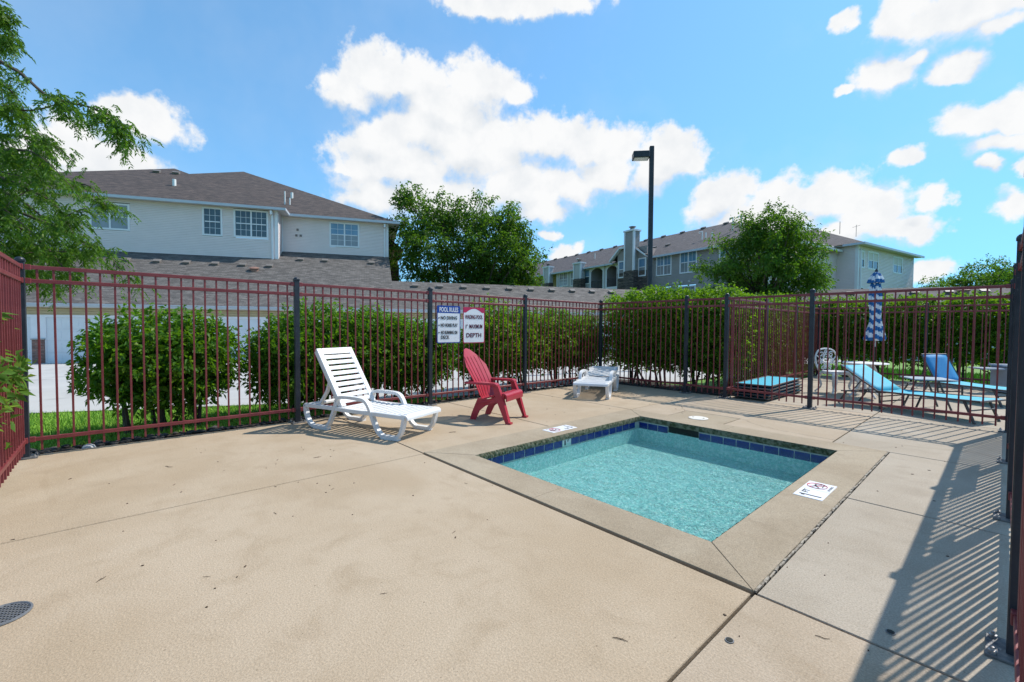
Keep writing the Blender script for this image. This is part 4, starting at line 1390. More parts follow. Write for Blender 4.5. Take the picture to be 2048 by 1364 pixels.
def window(root, T, a0, a1, z0, z1, cols=2, pane='glass_dark', pane_up=None, mun=(2, 2), trim=.105, sashes=True, only_up=False, blind=None):
    s = MB()
    s.tbox(T, a0, a0 + trim, .0, .045, z0, z1); s.tbox(T, a1 - trim, a1, .0, .045, z0, z1)
    s.tbox(T, a0 + trim, a1 - trim, .0, .045, z1 - trim, z1); s.tbox(T, a0 + trim, a1 - trim, .0, .055, z0, z0 + trim)
    w = (a1 - a0 - 2 * trim) / cols
    zm = (z0 + z1) / 2
    for c in range(cols):
        x0_ = a0 + trim + c * w; x1_ = x0_ + w
        f_ = .032
        if c:
            s.tbox(T, x0_ - .045, x0_ + .045, .0, .040, z0 + trim, z1 - trim)
        if sashes:
            s.tbox(T, x0_ + .04, x1_ - .04, .0, .034, zm - .03, zm + .03)
    fr = s.build('window', 'white_trim', root)
    for c in range(cols):
        x0_ = a0 + trim + c * w; x1_ = x0_ + w
        for up in (0, 1):
            za, zb = (z0 + trim, zm) if not up else (zm, z1 - trim)
            g = MB(); g.face([T(x0_, .008, za), T(x1_, .008, za), T(x1_, .008, zb), T(x0_, .008, zb)])
            g.build('pane', (pane_up or pane) if up else pane, fr)
    if mun:
        g = MB()
        for c in range(cols):
            x0_ = a0 + trim + c * w; x1_ = x0_ + w
            for up in (0, 1):
                if only_up and not up:
                    continue
                za, zb = (z0 + trim, zm) if not up else (zm, z1 - trim)
                for i in range(1, mun[0]):
                    xm = x0_ + (x1_ - x0_) * i / mun[0]; g.tbox(T, xm - .010, xm + .010, .007, .016, za, zb)
                for i in range(1, mun[1]):
                    zq = za + (zb - za) * i / mun[1]; g.tbox(T, x0_, x1_, .0075, .0165, zq - .010, zq + .010)
        g.build('muntins', 'white_trim', fr)
    return fr


def roof_quad(s, pts, uvscale=1.0):
    """A roof plane; UV runs along the first edge and up the slope."""
    P = [Vector(p) for p in pts]
    e = (P[1] - P[0]).normalized()
    nrm = (P[1] - P[0]).cross(P[-1] - P[0]).normalized()
    up = nrm.cross(e)
    s.face(P, [((p - P[0]).dot(e) * uvscale, (p - P[0]).dot(up) * uvscale) for p in P])


def uvbox(s, T, a0, a1, d0, d1, z0, z1):
    """Box with brick-like UVs on its upright faces."""
    c = lambda a, d, z: T(a, d, z)
    s.face([c(a0, d1, z0), c(a1, d1, z0), c(a1, d1, z1), c(a0, d1, z1)], [(a0, z0), (a1, z0), (a1, z1), (a0, z1)])
    s.face([c(a0, d0, z0), c(a0, d1, z0), c(a0, d1, z1), c(a0, d0, z1)], [(d0 + .13, z0), (d1 + .13, z0), (d1 + .13, z1), (d0 + .13, z1)])
    s.face([c(a1, d1, z0), c(a1, d0, z0), c(a1, d0, z1), c(a1, d1, z1)], [(d1 + .31, z0), (d0 + .31, z0), (d0 + .31, z1), (d1 + .31, z1)])
    s.face([c(a0, d0, z1), c(a0, d1, z1), c(a1, d1, z1), c(a1, d0, z1)], [(a0, d0), (a0, d1), (a1, d1), (a1, d0)])


# ---- garage row -------------------------------------------------------
RZ24 = R(90 - 24)
gr = thing('garage_row', 'long low garage row with white doors behind the left shrubs', 'garage', (G0[0], G0[1], 0), RZ24)
ZB = -.62
ZE = 2.215
TF = lambda a, d, z: Vector((a, -d, z))           # facing the pool
s = MB()
doors = [(-1.04 + 3.17 * k, -1.04 + 3.17 * k + 2.62) for k in range(-5, 13)]
siding(s, TF, -18, 46, ZB, 2.05, [(a - .27, b_ + .27, -9, 1.70) for a, b_ in doors], .12)
s.build('wall', 'siding_tan', gr)
for a, b_ in doors:
    d = MB()
    for k in range(4):
        z_ = ZB + k * (1.585 - ZB) / 4
        d.tbox(TF, a, b_, -.06, -.02, z_ + .006, z_ + (1.585 - ZB) / 4 - .006)
        for q in range(4):
            w = (b_ - a) / 4
            d.tbox(TF, a + q * w + .10, a + (q + 1) * w - .10, -.02, -.008, z_ + .11, z_ + (1.585 - ZB) / 4 - .11)
    d.tbox(TF, a, b_, -.08, -.055, ZB, 1.585)
    dr = d.build('door', 'garage_door', gr)
    f_ = MB()
    f_.tbox(TF, a - .27, a, -.06, .03, ZB, 1.70); f_.tbox(TF, b_, b_ + .27, -.06, .03, ZB, 1.70); f_.tbox(TF, a, b_, -.06, .03, 1.585, 1.70)
    f_.build('door_trim', 'white_trim', dr)
    if b_ < 30:
        p = MB(); uvbox(p, TF, b_ + .05, b_ + .50, -.05, .09, ZB, .53); pr = p.build('brick_pier', 'pier_brick', gr)
        p = MB(); p.tbox(TF, b_ + .02, b_ + .53, -.05, .12, .53, .585); p.build('pier_cap', 'siding_grey', pr)
rf_ = MB()
XS = 14.79
roof_quad(rf_, [(-24, -.40, ZE), (XS, -.40, ZE), (XS, 8.6, ZE + 4.5), (-24, 8.6, ZE + 4.5)])
roof_quad(rf_, [(XS, -.40, ZE), (52, -.40, ZE), (52, 3.62, ZE + 2.01), (XS, 3.62, ZE + 2.01)])
roof_quad(rf_, [(52, 7.64, ZE), (XS, 7.64, ZE), (XS, 3.62, ZE + 2.01), (52, 3.62, ZE + 2.01)])
rf_.face([(XS, 3.62, ZE + 2.01), (XS, 8.6, ZE + 4.5), (XS, 8.6, ZE), (XS, 3.62, ZE)], [(0, 0)] * 4)
roof = rf_.build('roof', 'shingle_grey', gr)
f_ = MB(); f_.bb(-24, 52, -.47, -.40, 2.10, 2.235); f_.bb(-24, 52, -.52, -.47, 2.19, 2.235); f_.build('gutter', 'gutter', gr)
f_ = MB(); f_.bb(-24, 52, -.40, .0, 2.05, 2.10); f_.build('soffit', 'soffit', gr)


def box_vent(root, x, y, z, slope, w=.34, d_=.30, h_=.12, m='vent_metal'):
    s = MB()
    a = math.atan(slope); M = Matrix.Rotation(a, 3, 'X')
    s.box(M @ Vector((0, 0, h_ / 2)), (w, d_, h_), M=M); s.box(M @ Vector((0, -.015, h_ + .012)), (w + .06, d_ + .07, .024), M=M)
    me = s.mesh('roof_vent', m, bevel=.01)
    return link('roof_vent', me, root, loc=(x, y, z))


for k in range(-8, 8):
    x = -3.09 + 1.492 * (k + 0)
    if x < 8.0:
        box_vent(roof, x, 5.16, ZE + (5.16 + .4) * .5, .5)
for x in (8.96, 10.49, 13.54):
    box_vent(roof, x, 6.55, ZE + 6.95 * .5, .5)
for k in range(13):
    box_vent(roof, 16.22 + 1.599 * k, 2.86, ZE + 3.26 * .5, .5, .36, .30, .13)
s = MB(); s.tube([(0, 0, -.05), (0, 0, .10), (0, 0, .16), (0, 0, .22)], [.22, .22, .30, .12], 20); o = s.build('round_vent', 'vent_rust', roof, smooth=True); o.location = (6.65, 4.46, ZE + 4.86 * .5); o.rotation_euler = (R(14), 0, 0)

# ---- left apartment house ---------------------------------------------
ap = thing('apartment_house', 'pale siding apartment house with brown hip roofs behind the garages', 'apartment building', (G0[0], G0[1], 0), RZ24)
YF, YB_, XC, XR = 6.6, 8.08, 7.58, 14.74
T1 = lambda a, d, z: Vector((a, YF - d, z)); T2 = lambda a, d, z: Vector((a, YB_ - d, z)); TR = lambda a, d, z: Vector((XC + d, a, z)); TS = lambda a, d, z: Vector((XR + d, a, z))
wins1 = [(-2.51, -.52, 6.99, 8.61), (3.27, 4.39, 6.99, 8.80), (5.02, 7.03, 7.00, 8.82), (-9.2, -7.4, 6.99, 8.62)]
wins2 = [(10.66, 12.70, 6.99, 8.76)]
s = MB(); siding(s, T1, -24, XC, 5.3, 8.90, wins1); siding(s, T2, XC, XR, 5.3, 8.90, wins2); siding(s, TR, YF, YB_, 5.3, 8.90); s.build('siding', 'siding', ap)
winS = [(8.9, 9.9, 6.3, 8.0)]
s = MB(); siding(s, TS, YB_, 24, 6.0, 8.90, winS); s.build('side_siding', 'siding_warm', ap)
s = MB(); uvbox(s, TS, YB_ + .3, 24, -.3, .06, -.8, 6.0); s.build('stone_base', 'stone_veneer', ap)
window(ap, T1, *wins1[0], pane='glass_blinds', pane_up='glass_blinds', mun=(2, 2), only_up=True)
window(ap, T1, *wins1[1], cols=1, mun=(3, 2))
window(ap, T1, *wins1[2], mun=(3, 2))
window(ap, T1, *wins1[3], mun=(2, 2), pane='glass_blinds')
wq = window(ap, T2, *wins2[0], mun=(2, 2), pane='glass_blinds', pane_up='glass_sky')
window(ap, TS, *winS[0], cols=1, mun=None)
s = MB()
s.tbox(T1, XC - .16, XC + .022, .0, .03, 5.3, 8.88); s.tbox(TR, YF - .03, YF + .14, .0, .028, 5.3, 8.88)
s.tbox(T2, XC, XC + .06, .0, .035, 5.3, 8.88); s.tbox(T2, XR - .14, XR + .03, .0, .03, 5.3, 8.88); s.tbox(TS, YB_ - .03, YB_ + .14, .0, .028, -.5, 8.88)
s.build_each('corner_trim', 'white_trim', ap)
s = MB()
for T_, a_ in ((T1, XC - .36), (T2, XR - .32)):
    s.tbox(T_, a_, a_ + .11, .025, .11, 5.6, 8.55); s.tbox(T_, a_, a_ + .11, .025, .50, 8.55, 8.78)
s.build_each('downspout', 'white_trim', ap)
s = MB()
for a_, z_ in ((8.58, 8.02), (8.50, 7.62), (8.78, 7.62)):
    s.tbox(T2, a_ - .07, a_ + .07, .018, .07, z_ - .07, z_ + .07)
s.build_each('wall_vent', 'vent_metal', ap)
# roofs
r1 = MB()
EZ = 8.98
Ya, xl, xr, ax_, ay_ = 6.1, -10.76, 8.08, -1.34, 15.52
az_ = EZ + .5 * (ay_ - Ya)
roof_quad(r1, [(xl, Ya, EZ), (xr, Ya, EZ), (ax_, ay_, az_)])
roof_quad(r1, [(xr, Ya, EZ), (xr, 32, EZ), (ax_, 32, az_), (ax_, ay_, az_)])
roof_quad(r1, [(xl, 32, EZ), (xl, Ya, EZ), (ax_, ay_, az_), (ax_, 32, az_)])
Yb, xl2, xr2, bx_, by_ = 7.58, -11.0, 15.44, 2.22, 20.80
bz_ = EZ + .5 * (by_ - Yb)
roof_quad(r1, [(xl2, Yb, EZ), (xr2, Yb, EZ), (bx_, by_, bz_)])
roof_quad(r1, [(xr2, Yb, EZ), (xr2, 40, EZ), (bx_, 40, bz_), (bx_, by_, bz_)])
roof_quad(r1, [(xl2, 40, EZ), (xl2, Yb, EZ), (bx_, by_, bz_), (bx_, 40, bz_)])
roof_quad(r1, [(-40, 6.9, EZ), (-9.5, 6.9, EZ), (-9.5, 16, EZ + 4.5), (-40, 16, EZ + 4.5)])
r1o = r1.build('roof', 'shingle_brown', ap)
s = MB()
s.bb(xl, xr + .02, Ya - .09, Ya, EZ - .14, EZ + .02); s.bb(xr, xr + .09, Ya - .09, Yb - .02, EZ - .14, EZ + .02); s.bb(xr + .09, xr2 + .09, Yb - .09, Yb, EZ - .14, EZ + .02); s.bb(xr2, xr2 + .09, Yb, 24, EZ - .14, EZ + .02)
s.build('gutter', 'gutter', ap)
s = MB(); s.bb(xl, xr, Ya, YF, EZ - .10, EZ - .07); s.bb(XC + .03, xr, YF, Yb, EZ - .101, EZ - .071); s.bb(XC + .03, xr2, Yb, YB_, EZ - .10, EZ - .07); s.bb(XR + .03, xr2, YB_, 24, EZ - .10, EZ - .07); s.build('soffit', 'soffit', ap)
for x, y in ((-1.71, 13.43), (-.52, 13.55)):
    box_vent(r1o, x, y, EZ + (y - Ya) * .5, .5, .42, .32, .14)
s = MB(); y = 9.81; s.tube([(.66, y, EZ + (y - Ya) * .5 - .1), (.66, y, EZ + (y - Ya) * .5 + .42)], .11, 12); s.build_each('vent_pipe', 'pvc', r1o)
s = MB(); y = 10.1; z_ = EZ + (y - Yb) * .5
s.tube([(7.45, y, z_ - .1), (7.45, y, z_ + .95)], .045, 10); s.tube([(7.78, y, z_ - .1), (7.78, y, z_ + .5)], .045, 10)
s.build_each('vent_pipe', 'pvc', r1o)
s = MB(); y = 12.2; z_ = EZ + (y - Yb) * .5; s.tube([(7.6, y, z_ - .1), (7.6, y, z_ + .42)], .10, 12); s.build_each('vent_pipe', 'pvc', r1o)
# bay and small roof on the far side
s = MB(); uvbox(s, TS, 12.6, 18, .02, 1.05, -.8, 6.35); s.build('stone_bay', 'stone_veneer', ap)
s = MB(); siding(s, lambda a, d, z: Vector((XR + .95 + d, a, z)), 12.7, 18, 6.36, 8.0); siding(s, lambda a, d, z: Vector((XR + a, 12.7 - d, z)), .02, .97, 6.36, 8.0); s.build('bay_siding', 'siding_tan', ap)
s = MB(); roof_quad(s, [(XR + 1.45, 12.2, 7.72), (XR + 1.45, 18.5, 7.72), (XR - .5, 18.5, 9.2), (XR - .5, 12.2, 9.2)]); s.face([(XR + .1, 12.2, 7.72), (XR + 1.45, 12.2, 7.72), (XR + .1, 12.2, 8.75)], [(0, 0)] * 3); s.build('bay_roof', 'shingle_brown', ap)

# ---- far apartment block -----------------------------------------------
G2 = (-19.936, 35.484)
RB = -R(10.1)
cb = thing('apartment_block', 'grey siding apartment block with chimney and stone bay behind the lamp post', 'apartment building', (G2[0], G2[1], 0), RB)
TC = lambda a, d, z: Vector((a, -d, z))
XL, XE_ = -46, 8.93
wc = [(-.83, .81, 5.80, 7.56), (1.63, 3.28, 5.78, 7.58), (-.86, .78, 3.0, 4.75), (1.5, 3.2, 3.0, 4.75), (5.2, 6.9, 5.8, 7.55)]
s = MB(); siding(s, TC, -1.4, XE_, -.6, 7.5, wc, .12); s.build('siding', 'siding_grey', cb)
wp = [(-10.42, -9.53, 5.85, 7.44), (-12.72, -12.25, 5.85, 7.44), (-14.83, -13.22, 5.90, 7.52)]
balc = [(-9.39, -7.56, 5.10, 7.40), (-7.05, -5.52, 5.15, 7.40), (-9.39, -7.56, 2.2, 4.72), (-7.05, -5.52, 2.2, 4.72)]
s = MB(); siding(s, TC, -15.27, -5.4, -.6, 7.5, wp + balc, .12); s.build('pale_siding', 'siding_pale', cb)
s = MB(); siding(s, lambda a, d, z: Vector((a, 1.6 - d, z)), XL, -15.2, -.6, 7.5, [(-16.95, -16.02, 4.9, 7.35)], .12); siding(s, lambda a, d, z: Vector((-15.27 - d, a, z)), 0, 1.6, -.6, 7.5); s.build('recessed_siding', 'siding_tan', cb)
s = MB(); siding(s, lambda a, d, z: Vector((XE_ + d, a, z)), 0, 14, -.6, 7.95); s.build('end_siding', 'siding', cb)
window(cb, TC, *wc[0], pane='glass_blinds', pane_up='glass_sky', mun=(2, 1)); window(cb, TC, *wc[1], pane='glass_blinds', pane_up='glass_sky', mun=(2, 1))
window(cb, TC, *wc[2], pane='glass_sky', mun=(2, 2)); window(cb, TC, *wc[3], pane='glass_blinds', mun=(2, 2)); window(cb, TC, *wc[4], pane='glass_blinds', pane_up='glass_sky', mun=(2, 1))
window(cb, TC, *wp[0], cols=1, mun=None, pane_up='glass_sky'); window(cb, TC, *wp[1], cols=1, mun=None, pane='glass_blinds', trim=.08); window(cb, TC, *wp[2], mun=(2, 2), pane='glass_blinds')
TRc = lambda a, d, z: Vector((a, 1.6 - d, z))
window(cb, TRc, -16.95, -16.02, 4.9, 7.35, cols=1, mun=None)
window(cb, TRc, -20.6, -19.6, 5.7, 7.3, cols=1, mun=None)
# balconies: dark screened recess with an arched head and white floor band
for k, (a0, a1, z0, z1) in enumerate(balc):
    s = MB()
    s.face([(a0, 1.5, z0), (a1, 1.5, z0), (a1, 1.5, z1), (a0, 1.5, z1)]); s.face([(a0, 0, z0), (a0, 1.5, z0), (a0, 1.5, z1), (a0, 0, z1)]); s.face([(a1, 0, z0), (a1, 1.5, z0), (a1, 1.5, z1), (a1, 0, z1)])
    s.face([(a0, 0, z1), (a1, 0, z1), (a1, 1.5, z1), (a0, 1.5, z1)]); s.face([(a0, 0, z0), (a1, 0, z0), (a1, 1.5, z0), (a0, 1.5, z0)])
    bo = s.build('balcony', 'siding_grey', cb)
    s = MB(); s.tbox(TC, a0 - .12, a1 + .12, -.01, .05, z0 - .18, z0 + .16)
    s.tbox(TC, a0 - .12, a0 + .04, -.01, .045, z0 + .16, z1 + .1); s.tbox(TC, a1 - .04, a1 + .12, -.01, .045, z0 + .16, z1 + .1)
    for i in range(8):       # arch
        t0, t1 = i / 8, (i + 1) / 8
        xa = a0 + (a1 - a0) * t0; xb = a0 + (a1 - a0) * t1
        za = z1 - .42 * (abs(t0 - .5) * 2) ** 2.2; zb = z1 - .42 * (abs(t1 - .5) * 2) ** 2.2
        s.face([TC(xa, .03, za), TC(xb, .03, zb), TC(xb, .03, z1 + .12), TC(xa, .03, z1 + .12)])
    s.build('balcony_trim', 'white_trim', bo)
    s = MB(); s.face([(a0 + .25, 1.48, z0), (a1 - .25, 1.48, z0), (a1 - .25, 1.48, z1 - .35), (a0 + .25, 1.48, z1 - .35)]); s.build('glass_door', 'glass_dark', bo)
    s = MB()
    for i in range(9):
        xx = a0 + .05 + (a1 - a0 - .1) * i / 8; s.bb(xx - .012, xx + .012, .04, .06, z0 + .16, z0 + .95)
    s.bb(a0, a1, .035, .065, z0 + .95, z0 + 1.0)
    s.build('railing', 'black_metal', bo)
# gabled bay with the tall chimney
s = MB(); siding(s, lambda a, d, z: Vector((a, -.6 - d, z)), -4.95, -1.36, 6.4, 8.6, [(-4.86, -4.05, 5.95, 7.6), (-2.40, -1.42, 5.88, 7.58)], .12)
siding(s, lambda a, d, z: Vector((-1.36 + d, a, z)), -.6, 0, 6.4, 7.7); s.build('bay_siding', 'siding_grey', cb)
TB = lambda a, d, z: Vector((a, -.6 - d, z))
s = MB(); uvbox(s, TB, -4.95, -1.36, -.6, .03, -.6, 6.42); s.build('stone_bay', 'stone_veneer', cb)
window(cb, TB, -4.84, -4.05, 5.95, 7.58, cols=1, mun=None, pane='glass_blinds', pane_up='glass_sky', trim=.12); window(cb, TB, -2.38, -1.44, 5.88, 7.56, cols=1, mun=None, pane='glass_blinds', pane_up='glass_sky', trim=.12)
s = MB()
for (xa, za), (xb, zb) in (((-5.75, 7.55), (-4.44, 8.66)), ((-4.44, 8.66), (-2.74, 8.60)), ((-2.74, 8.60), (-1.25, 7.58))):
    s.face([(xa, -.95, za), (xb, -.95, zb), (xb, -.95, zb + .18), (xa, -.95, za + .18)]); s.face([(xa, -.95, za), (xb, -.95, zb), (xb, -.61, zb), (xa, -.61, za)])
s.build('bay_fascia', 'white_trim', cb)
s = MB()
roof_quad(s, [(-5.75, 4, 7.73), (-5.75, -.95, 7.73), (-4.44, -.95, 8.84), (-4.44, 4, 8.84)]); roof_quad(s, [(-4.44, 4, 8.84), (-4.44, -.95, 8.84), (-2.74, -.95, 8.78), (-2.74, 4, 8.78)]); roof_quad(s, [(-2.74, 4, 8.78), (-2.74, -.95, 8.78), (-1.25, -.95, 7.76), (-1.25, 4, 7.76)])
s.build('bay_roof', 'shingle_mauve', cb)


def chimney(xa, xb, yf, yb, zs0, zt, sid):
    TQ = lambda a, d, z: Vector((a, yf - d, z))
    s = MB(); siding(s, TQ, xa, xb, zs0, zt, (), .12); siding(s, lambda a, d, z: Vector((xb + d, a, z)), yf, yb, zs0, zt, (), .12); siding(s, lambda a, d, z: Vector((xa - d, a, z)), yf, yb, zs0, zt, (), .12)
    c2 = s.build('chimney', sid, cb)
    s = MB(); s.tbox(TQ, xa - .06, xa + .10, .031, .06, zs0, zt); s.tbox(TQ, xb - .10, xb + .06, .031, .06, zs0, zt); s.bb(xb + .031, xb + .06, yf - .03, yf + .12, zs0, zt); s.bb(xa - .10, xb + .10, yf - .12, yb + .1, zt, zt + .15); s.build_each('chimney_trim', 'white_trim', c2)
    xm = (xa + xb) / 2; ym = (yf + yb) / 2
    s = MB(); s.tube([(xm, ym, zt + .15), (xm, ym, zt + .38)], .2, 14); s.tube([(xm, ym, zt + .44), (xm, ym, zt + .48), (xm, ym, zt + .54)], [.33, .33, .1], 14); s.tube([(xm, ym, zt + .3), (xm, ym, zt + .5)], .08, 8); s.build('chimney_cap', 'vent_metal', c2)
    s = MB(); uvbox(s, TQ, xa - .07, xb + .07, yf - yb, .05, -.6, zs0 + .04); s.build('chimney_stone', 'stone_veneer', c2)


chimney(-3.48, -2.38, -1.2, -.45, 6.42, 10.0, 'siding_grey')
chimney(-11.37, -10.24, -.7, -.1, 6.42, 8.05, 'siding_pale')
chimney(-16.94, -15.87, -.7, -.1, 6.42, 8.25, 'siding_pale')
# roofs
s = MB()
ZR, YRI, SL = 7.55, 7.1, .46
XH = 9.45 - (YRI + .42)
roof_quad(s, [(XL, -.42, ZR), (9.45, -.42, ZR), (XH, YRI, ZR + SL * (YRI + .42)), (XL, YRI, ZR + SL * (YRI + .42))])
roof_quad(s, [(9.45, -.42, ZR), (9.45, 14.6, ZR), (XH, YRI, ZR + SL * (YRI + .42))])
roof_quad(s, [(9.45, 14.6, ZR), (XL, 14.6, ZR), (XL, YRI, ZR + SL * (YRI + .42)), (XH, YRI, ZR + SL * (YRI + .42))])
# right wing: hip roof
yA, yB2, xR = 9.7, 22.4, 10.95
k = (yB2 - yA) / 2; zA = 7.98; zk = zA + SL * k
roof_quad(s, [(xR - 14, yA, zA), (xR, yA, zA), (xR - k, yA + k, zk), (xR - 14, yA + k, zk)])
roof_quad(s, [(xR, yA, zA), (xR, yB2, zA), (xR - k, yA + k, zk)])
roof_quad(s, [(xR, yB2, zA), (xR - 14, yB2, zA), (xR - 14, yA + k, zk), (xR - k, yA + k, zk)])
cro = s.build('roof', 'shingle_mauve', cb)
s = MB(); s.bb(XL, -5.75, -.52, -.42, ZR - .14, ZR + .02); s.bb(-1.25, 9.45, -.52, -.42, ZR - .14, ZR + .02); s.bb(9.45, 9.55, -.52, 9.7, ZR - .14, ZR + .02); s.bb(9.55, xR, yA - .1, yA, zA - .14, zA + .02); s.bb(xR, xR + .1, yA - .1, yB2, zA - .14, zA + .02); s.build('gutter', 'gutter', cb)
s = MB(); s.bb(XL, 9.45, -.42, .0, ZR - .08, ZR - .05); s.bb(8.95, xR, yA, 10.2, zA - .10, zA - .07); s.bb(10.43, xR, 10.2, yB2, zA - .101, zA - .071); s.build('soffit', 'soffit', cb)
for k in range(18):
    box_vent(cro, 1.4 - 2.35 * k, 6.75, ZR + SL * (6.75 + .42), SL, .4, .3, .14)
for x in (-3.0, -1.4):
    box_vent(cro, x - .3, 2.6, ZR + SL * 3.0, SL, .4, .3, .14)
s = MB()
for x, y, h_ in ((2.0, 2.4, .7), (2.35, 2.4, .55), (3.0, 2.3, .5), (4.0, 3.6, 1.1), (4.75, 3.6, 1.1), (-13.4, 1.6, .7), (-13.0, 1.6, .5), (-11.9, 2.8, .6)):
    z_ = ZR + SL * (y + .42)
    s.tube([(x, y, z_ - .1), (x, y, z_ + h_)], .05, 8)
    if h_ > .6:
        s.tube([(x, y, z_ + h_ - .02), (x - .28, y, z_ + h_ - .02), (x - .28, y, z_ + h_ - .15)], .05, 8)
s.build_each('vent_pipe', 'pvc', cro)
s = MB()
for x, z_ in ((1.0, 5.05), (1.55, 5.0), (1.9, 5.1), (2.6, 5.1)):
    s.tbox(TC, x - .08, x + .08, .02, .09, z_ - .08, z_ + .08)
s.build_each('wall_vent', 'siding_pale', cb)
# right wing walls
TW = lambda a, d, z: Vector((10.40 + d, a, z))
ww = [(10.42, 11.35, 6.12, 7.55), (11.95, 14.05, 6.12, 7.6), (17.1, 19.2, 6.15, 7.65), (10.42, 11.35, 3.2, 4.66), (11.95, 14.05, 3.2, 4.66), (17.1, 19.2, 3.2, 4.66)]
s = MB(); siding(s, TW, 10.2, 21.9, -.8, 7.9, ww, .12); siding(s, lambda a, d, z: Vector((a, 10.2 - d, z)), XE_, 10.4, -.8, 7.9, (), .12); s.build('wing_siding', 'siding', cb)
for i, w_ in enumerate(ww):
    window(cb, TW, *w_, cols=1 if i % 3 == 0 else 2, mun=None, pane='glass_dark', pane_up='blind_fabric' if i < 3 else None, trim=.12)
s = MB(); s.tbox(TW, 10.17, 10.36, .0, .03, -.8, 7.88); s.bb(10.22, 10.43, 10.165, 10.198, -.8, 7.88); s.tbox(TW, 10.5, 10.6, .03, .12, -.8, 7.6); s.tbox(TW, 21.75, 21.93, .0, .03, -.8, 7.88)
s.bb(-15.30, -15.10, -.04, -.001, -.6, 7.5); s.bb(-5.62, -5.42, -.04, -.001, -.6, 7.5)
s.build_each('corner_trim', 'white_trim', cb)
s = MB(); s.tube([(6.2, 17.4, 10.3), (6.2, 17.4, 11.5)], .025, 6); s.tube([(7.6, 17.2, 9.8), (7.6, 17.2, 10.9)], .02, 6); s.tube([(7.3, 17.2, 10.7), (7.9, 17.2, 10.8)], .012, 6); s.build_each('aerial', 'vent_metal', cro)

# ---- low garage on the right -------------------------------------------
g3 = thing('low_garage', 'low grey roofed garage behind the hedge at the right', 'garage', (-8.09, 35.24, 0), math.atan2(3.85, 8.1))
s = MB()
roof_quad(s, [(-3, -3.9, 1.95), (26, -3.9, 1.95), (26, 0, 3.86), (-3, 0, 3.86)]); roof_quad(s, [(26, 3.9, 1.95), (-3, 3.9, 1.95), (-3, 0, 3.86), (26, 0, 3.86)])
ro = s.build('roof', 'shingle_mauve', g3)
s = MB(); siding(s, lambda a, d, z: Vector((a, -3.4 - d, z)), -2.8, 26, -.8, 1.9, (), .12); s.build('wall', 'siding_pale', g3)
s = MB(); s.bb(-3, 26, -4.0, -3.9, 1.83, 1.98); s.build('gutter', 'gutter', g3)
s = MB(); s.tube([(0, 0, -.05), (0, 0, .12), (0, 0, .2), (0, 0, .26)], [.25, .25, .34, .14], 18); o = s.build('round_vent', 'vent_rust', ro, smooth=True); o.location = (6.6, -1.0, 3.37)
for k in range(5):
    box_vent(ro, 1.2 + k * 1.6, -.8, 3.46, .49, .36, .3, .12)

# ------------------------------------------------------------------ lamp post
t = thing('lamp_post', 'tall dark parking lot lamp post with a square head', 'lamp post', (-7.54, 12.56, -.3))
s = MB(); s.box((0, 0, 3.62), (.135, .135, 7.24), R(42)); s.build('pole', 'black_metal', t, bevel=.012)
hd = Matrix.Rotation(R(222), 3, 'Z')
s = MB()
c = hd @ Vector((.33, 0, 0))
s.box((c.x, c.y, 6.96), (.50, .36, .20), R(222)); s.box((hd @ Vector((.08, 0, 0))).to_tuple()[:2] + (6.96,), (.10, .12, .12), R(222))
s.build('lamp_head', 'black_metal', t, bevel=.015)
s = MB(); s.box((c.x, c.y, 6.855), (.42, .28, .014), R(222)); s.build('lens', 'lens', t)
s = MB(); s.box((0, 0, .1), (.4, .4, .2), R(42)); s.build('footing', 'grey_concrete', t, bevel=.02)

# ------------------------------------------------------------------ foliage


def leaves(anchor, direc, length, width, fold=.18, droop=0.0):
    """Leaf blades of four corners each, folded along the midrib. anchor, direc: (N,3)."""
    n = len(anchor)
    d = direc / (np.linalg.norm(direc, axis=1, keepdims=True) + 1e-9)
    r_ = rng.normal(size=(n, 3))
    side = np.cross(d, r_); side /= (np.linalg.norm(side, axis=1, keepdims=True) + 1e-9)
    up = np.cross(side, d)
    L = (length * rng.uniform(.7, 1.25, n))[:, None]; Wd = (width * rng.uniform(.75, 1.2, n))[:, None]
    base = anchor; tip = anchor + d * L - np.array([0, 0, 1.0]) * L * droop
    mid = anchor + d * L * .45
    l = mid + side * Wd * .5 + up * Wd * fold; r2 = mid - side * Wd * .5 + up * Wd * fold
    v = np.stack([base, l, tip, r2], 1).reshape(-1, 3)
    i = np.arange(n)[:, None] * 4
    f = np.concatenate([i + np.array([[0, 1, 2]]), i + np.array([[0, 2, 3]])], 1).reshape(-1, 3)
    return v, f


def sprigs(pts, outs, n_leaf, twig, leaf_l, leaf_w, jitter=.55, droop=.15, up=.35, fold=.2):
    """Short leafy shoots at pts pointing roughly along outs."""
    n = len(pts)
    o = outs / (np.linalg.norm(outs, axis=1, keepdims=True) + 1e-9)
    o = o + rng.normal(size=(n, 3)) * jitter + np.array([0, 0, up])
    o /= np.linalg.norm(o, axis=1, keepdims=True)
    A = []; D = []
    tl_ = twig * rng.uniform(.5, 1.3, n)[:, None]
    for k in range(n_leaf):
        s_ = (k + rng.uniform(0, 1, n)[:, None] * .5) / n_leaf
        a = pts + o * tl_ * s_
        r_ = rng.normal(size=(n, 3)); r_ -= o * (r_ * o).sum(1, keepdims=True); r_ /= (np.linalg.norm(r_, axis=1, keepdims=True) + 1e-9)
        A.append(a); D.append(o * rng.uniform(.2, .9, (n, 1)) + r_)
    return leaves(np.concatenate(A), np.concatenate(D), leaf_l, leaf_w, fold, droop)


def join(parts):
    vs, fs = [], []; o = 0
    for v, f in parts:
        vs.append(v); fs.append(f + o); o += len(v)
    return np.concatenate(vs), np.concatenate(fs)


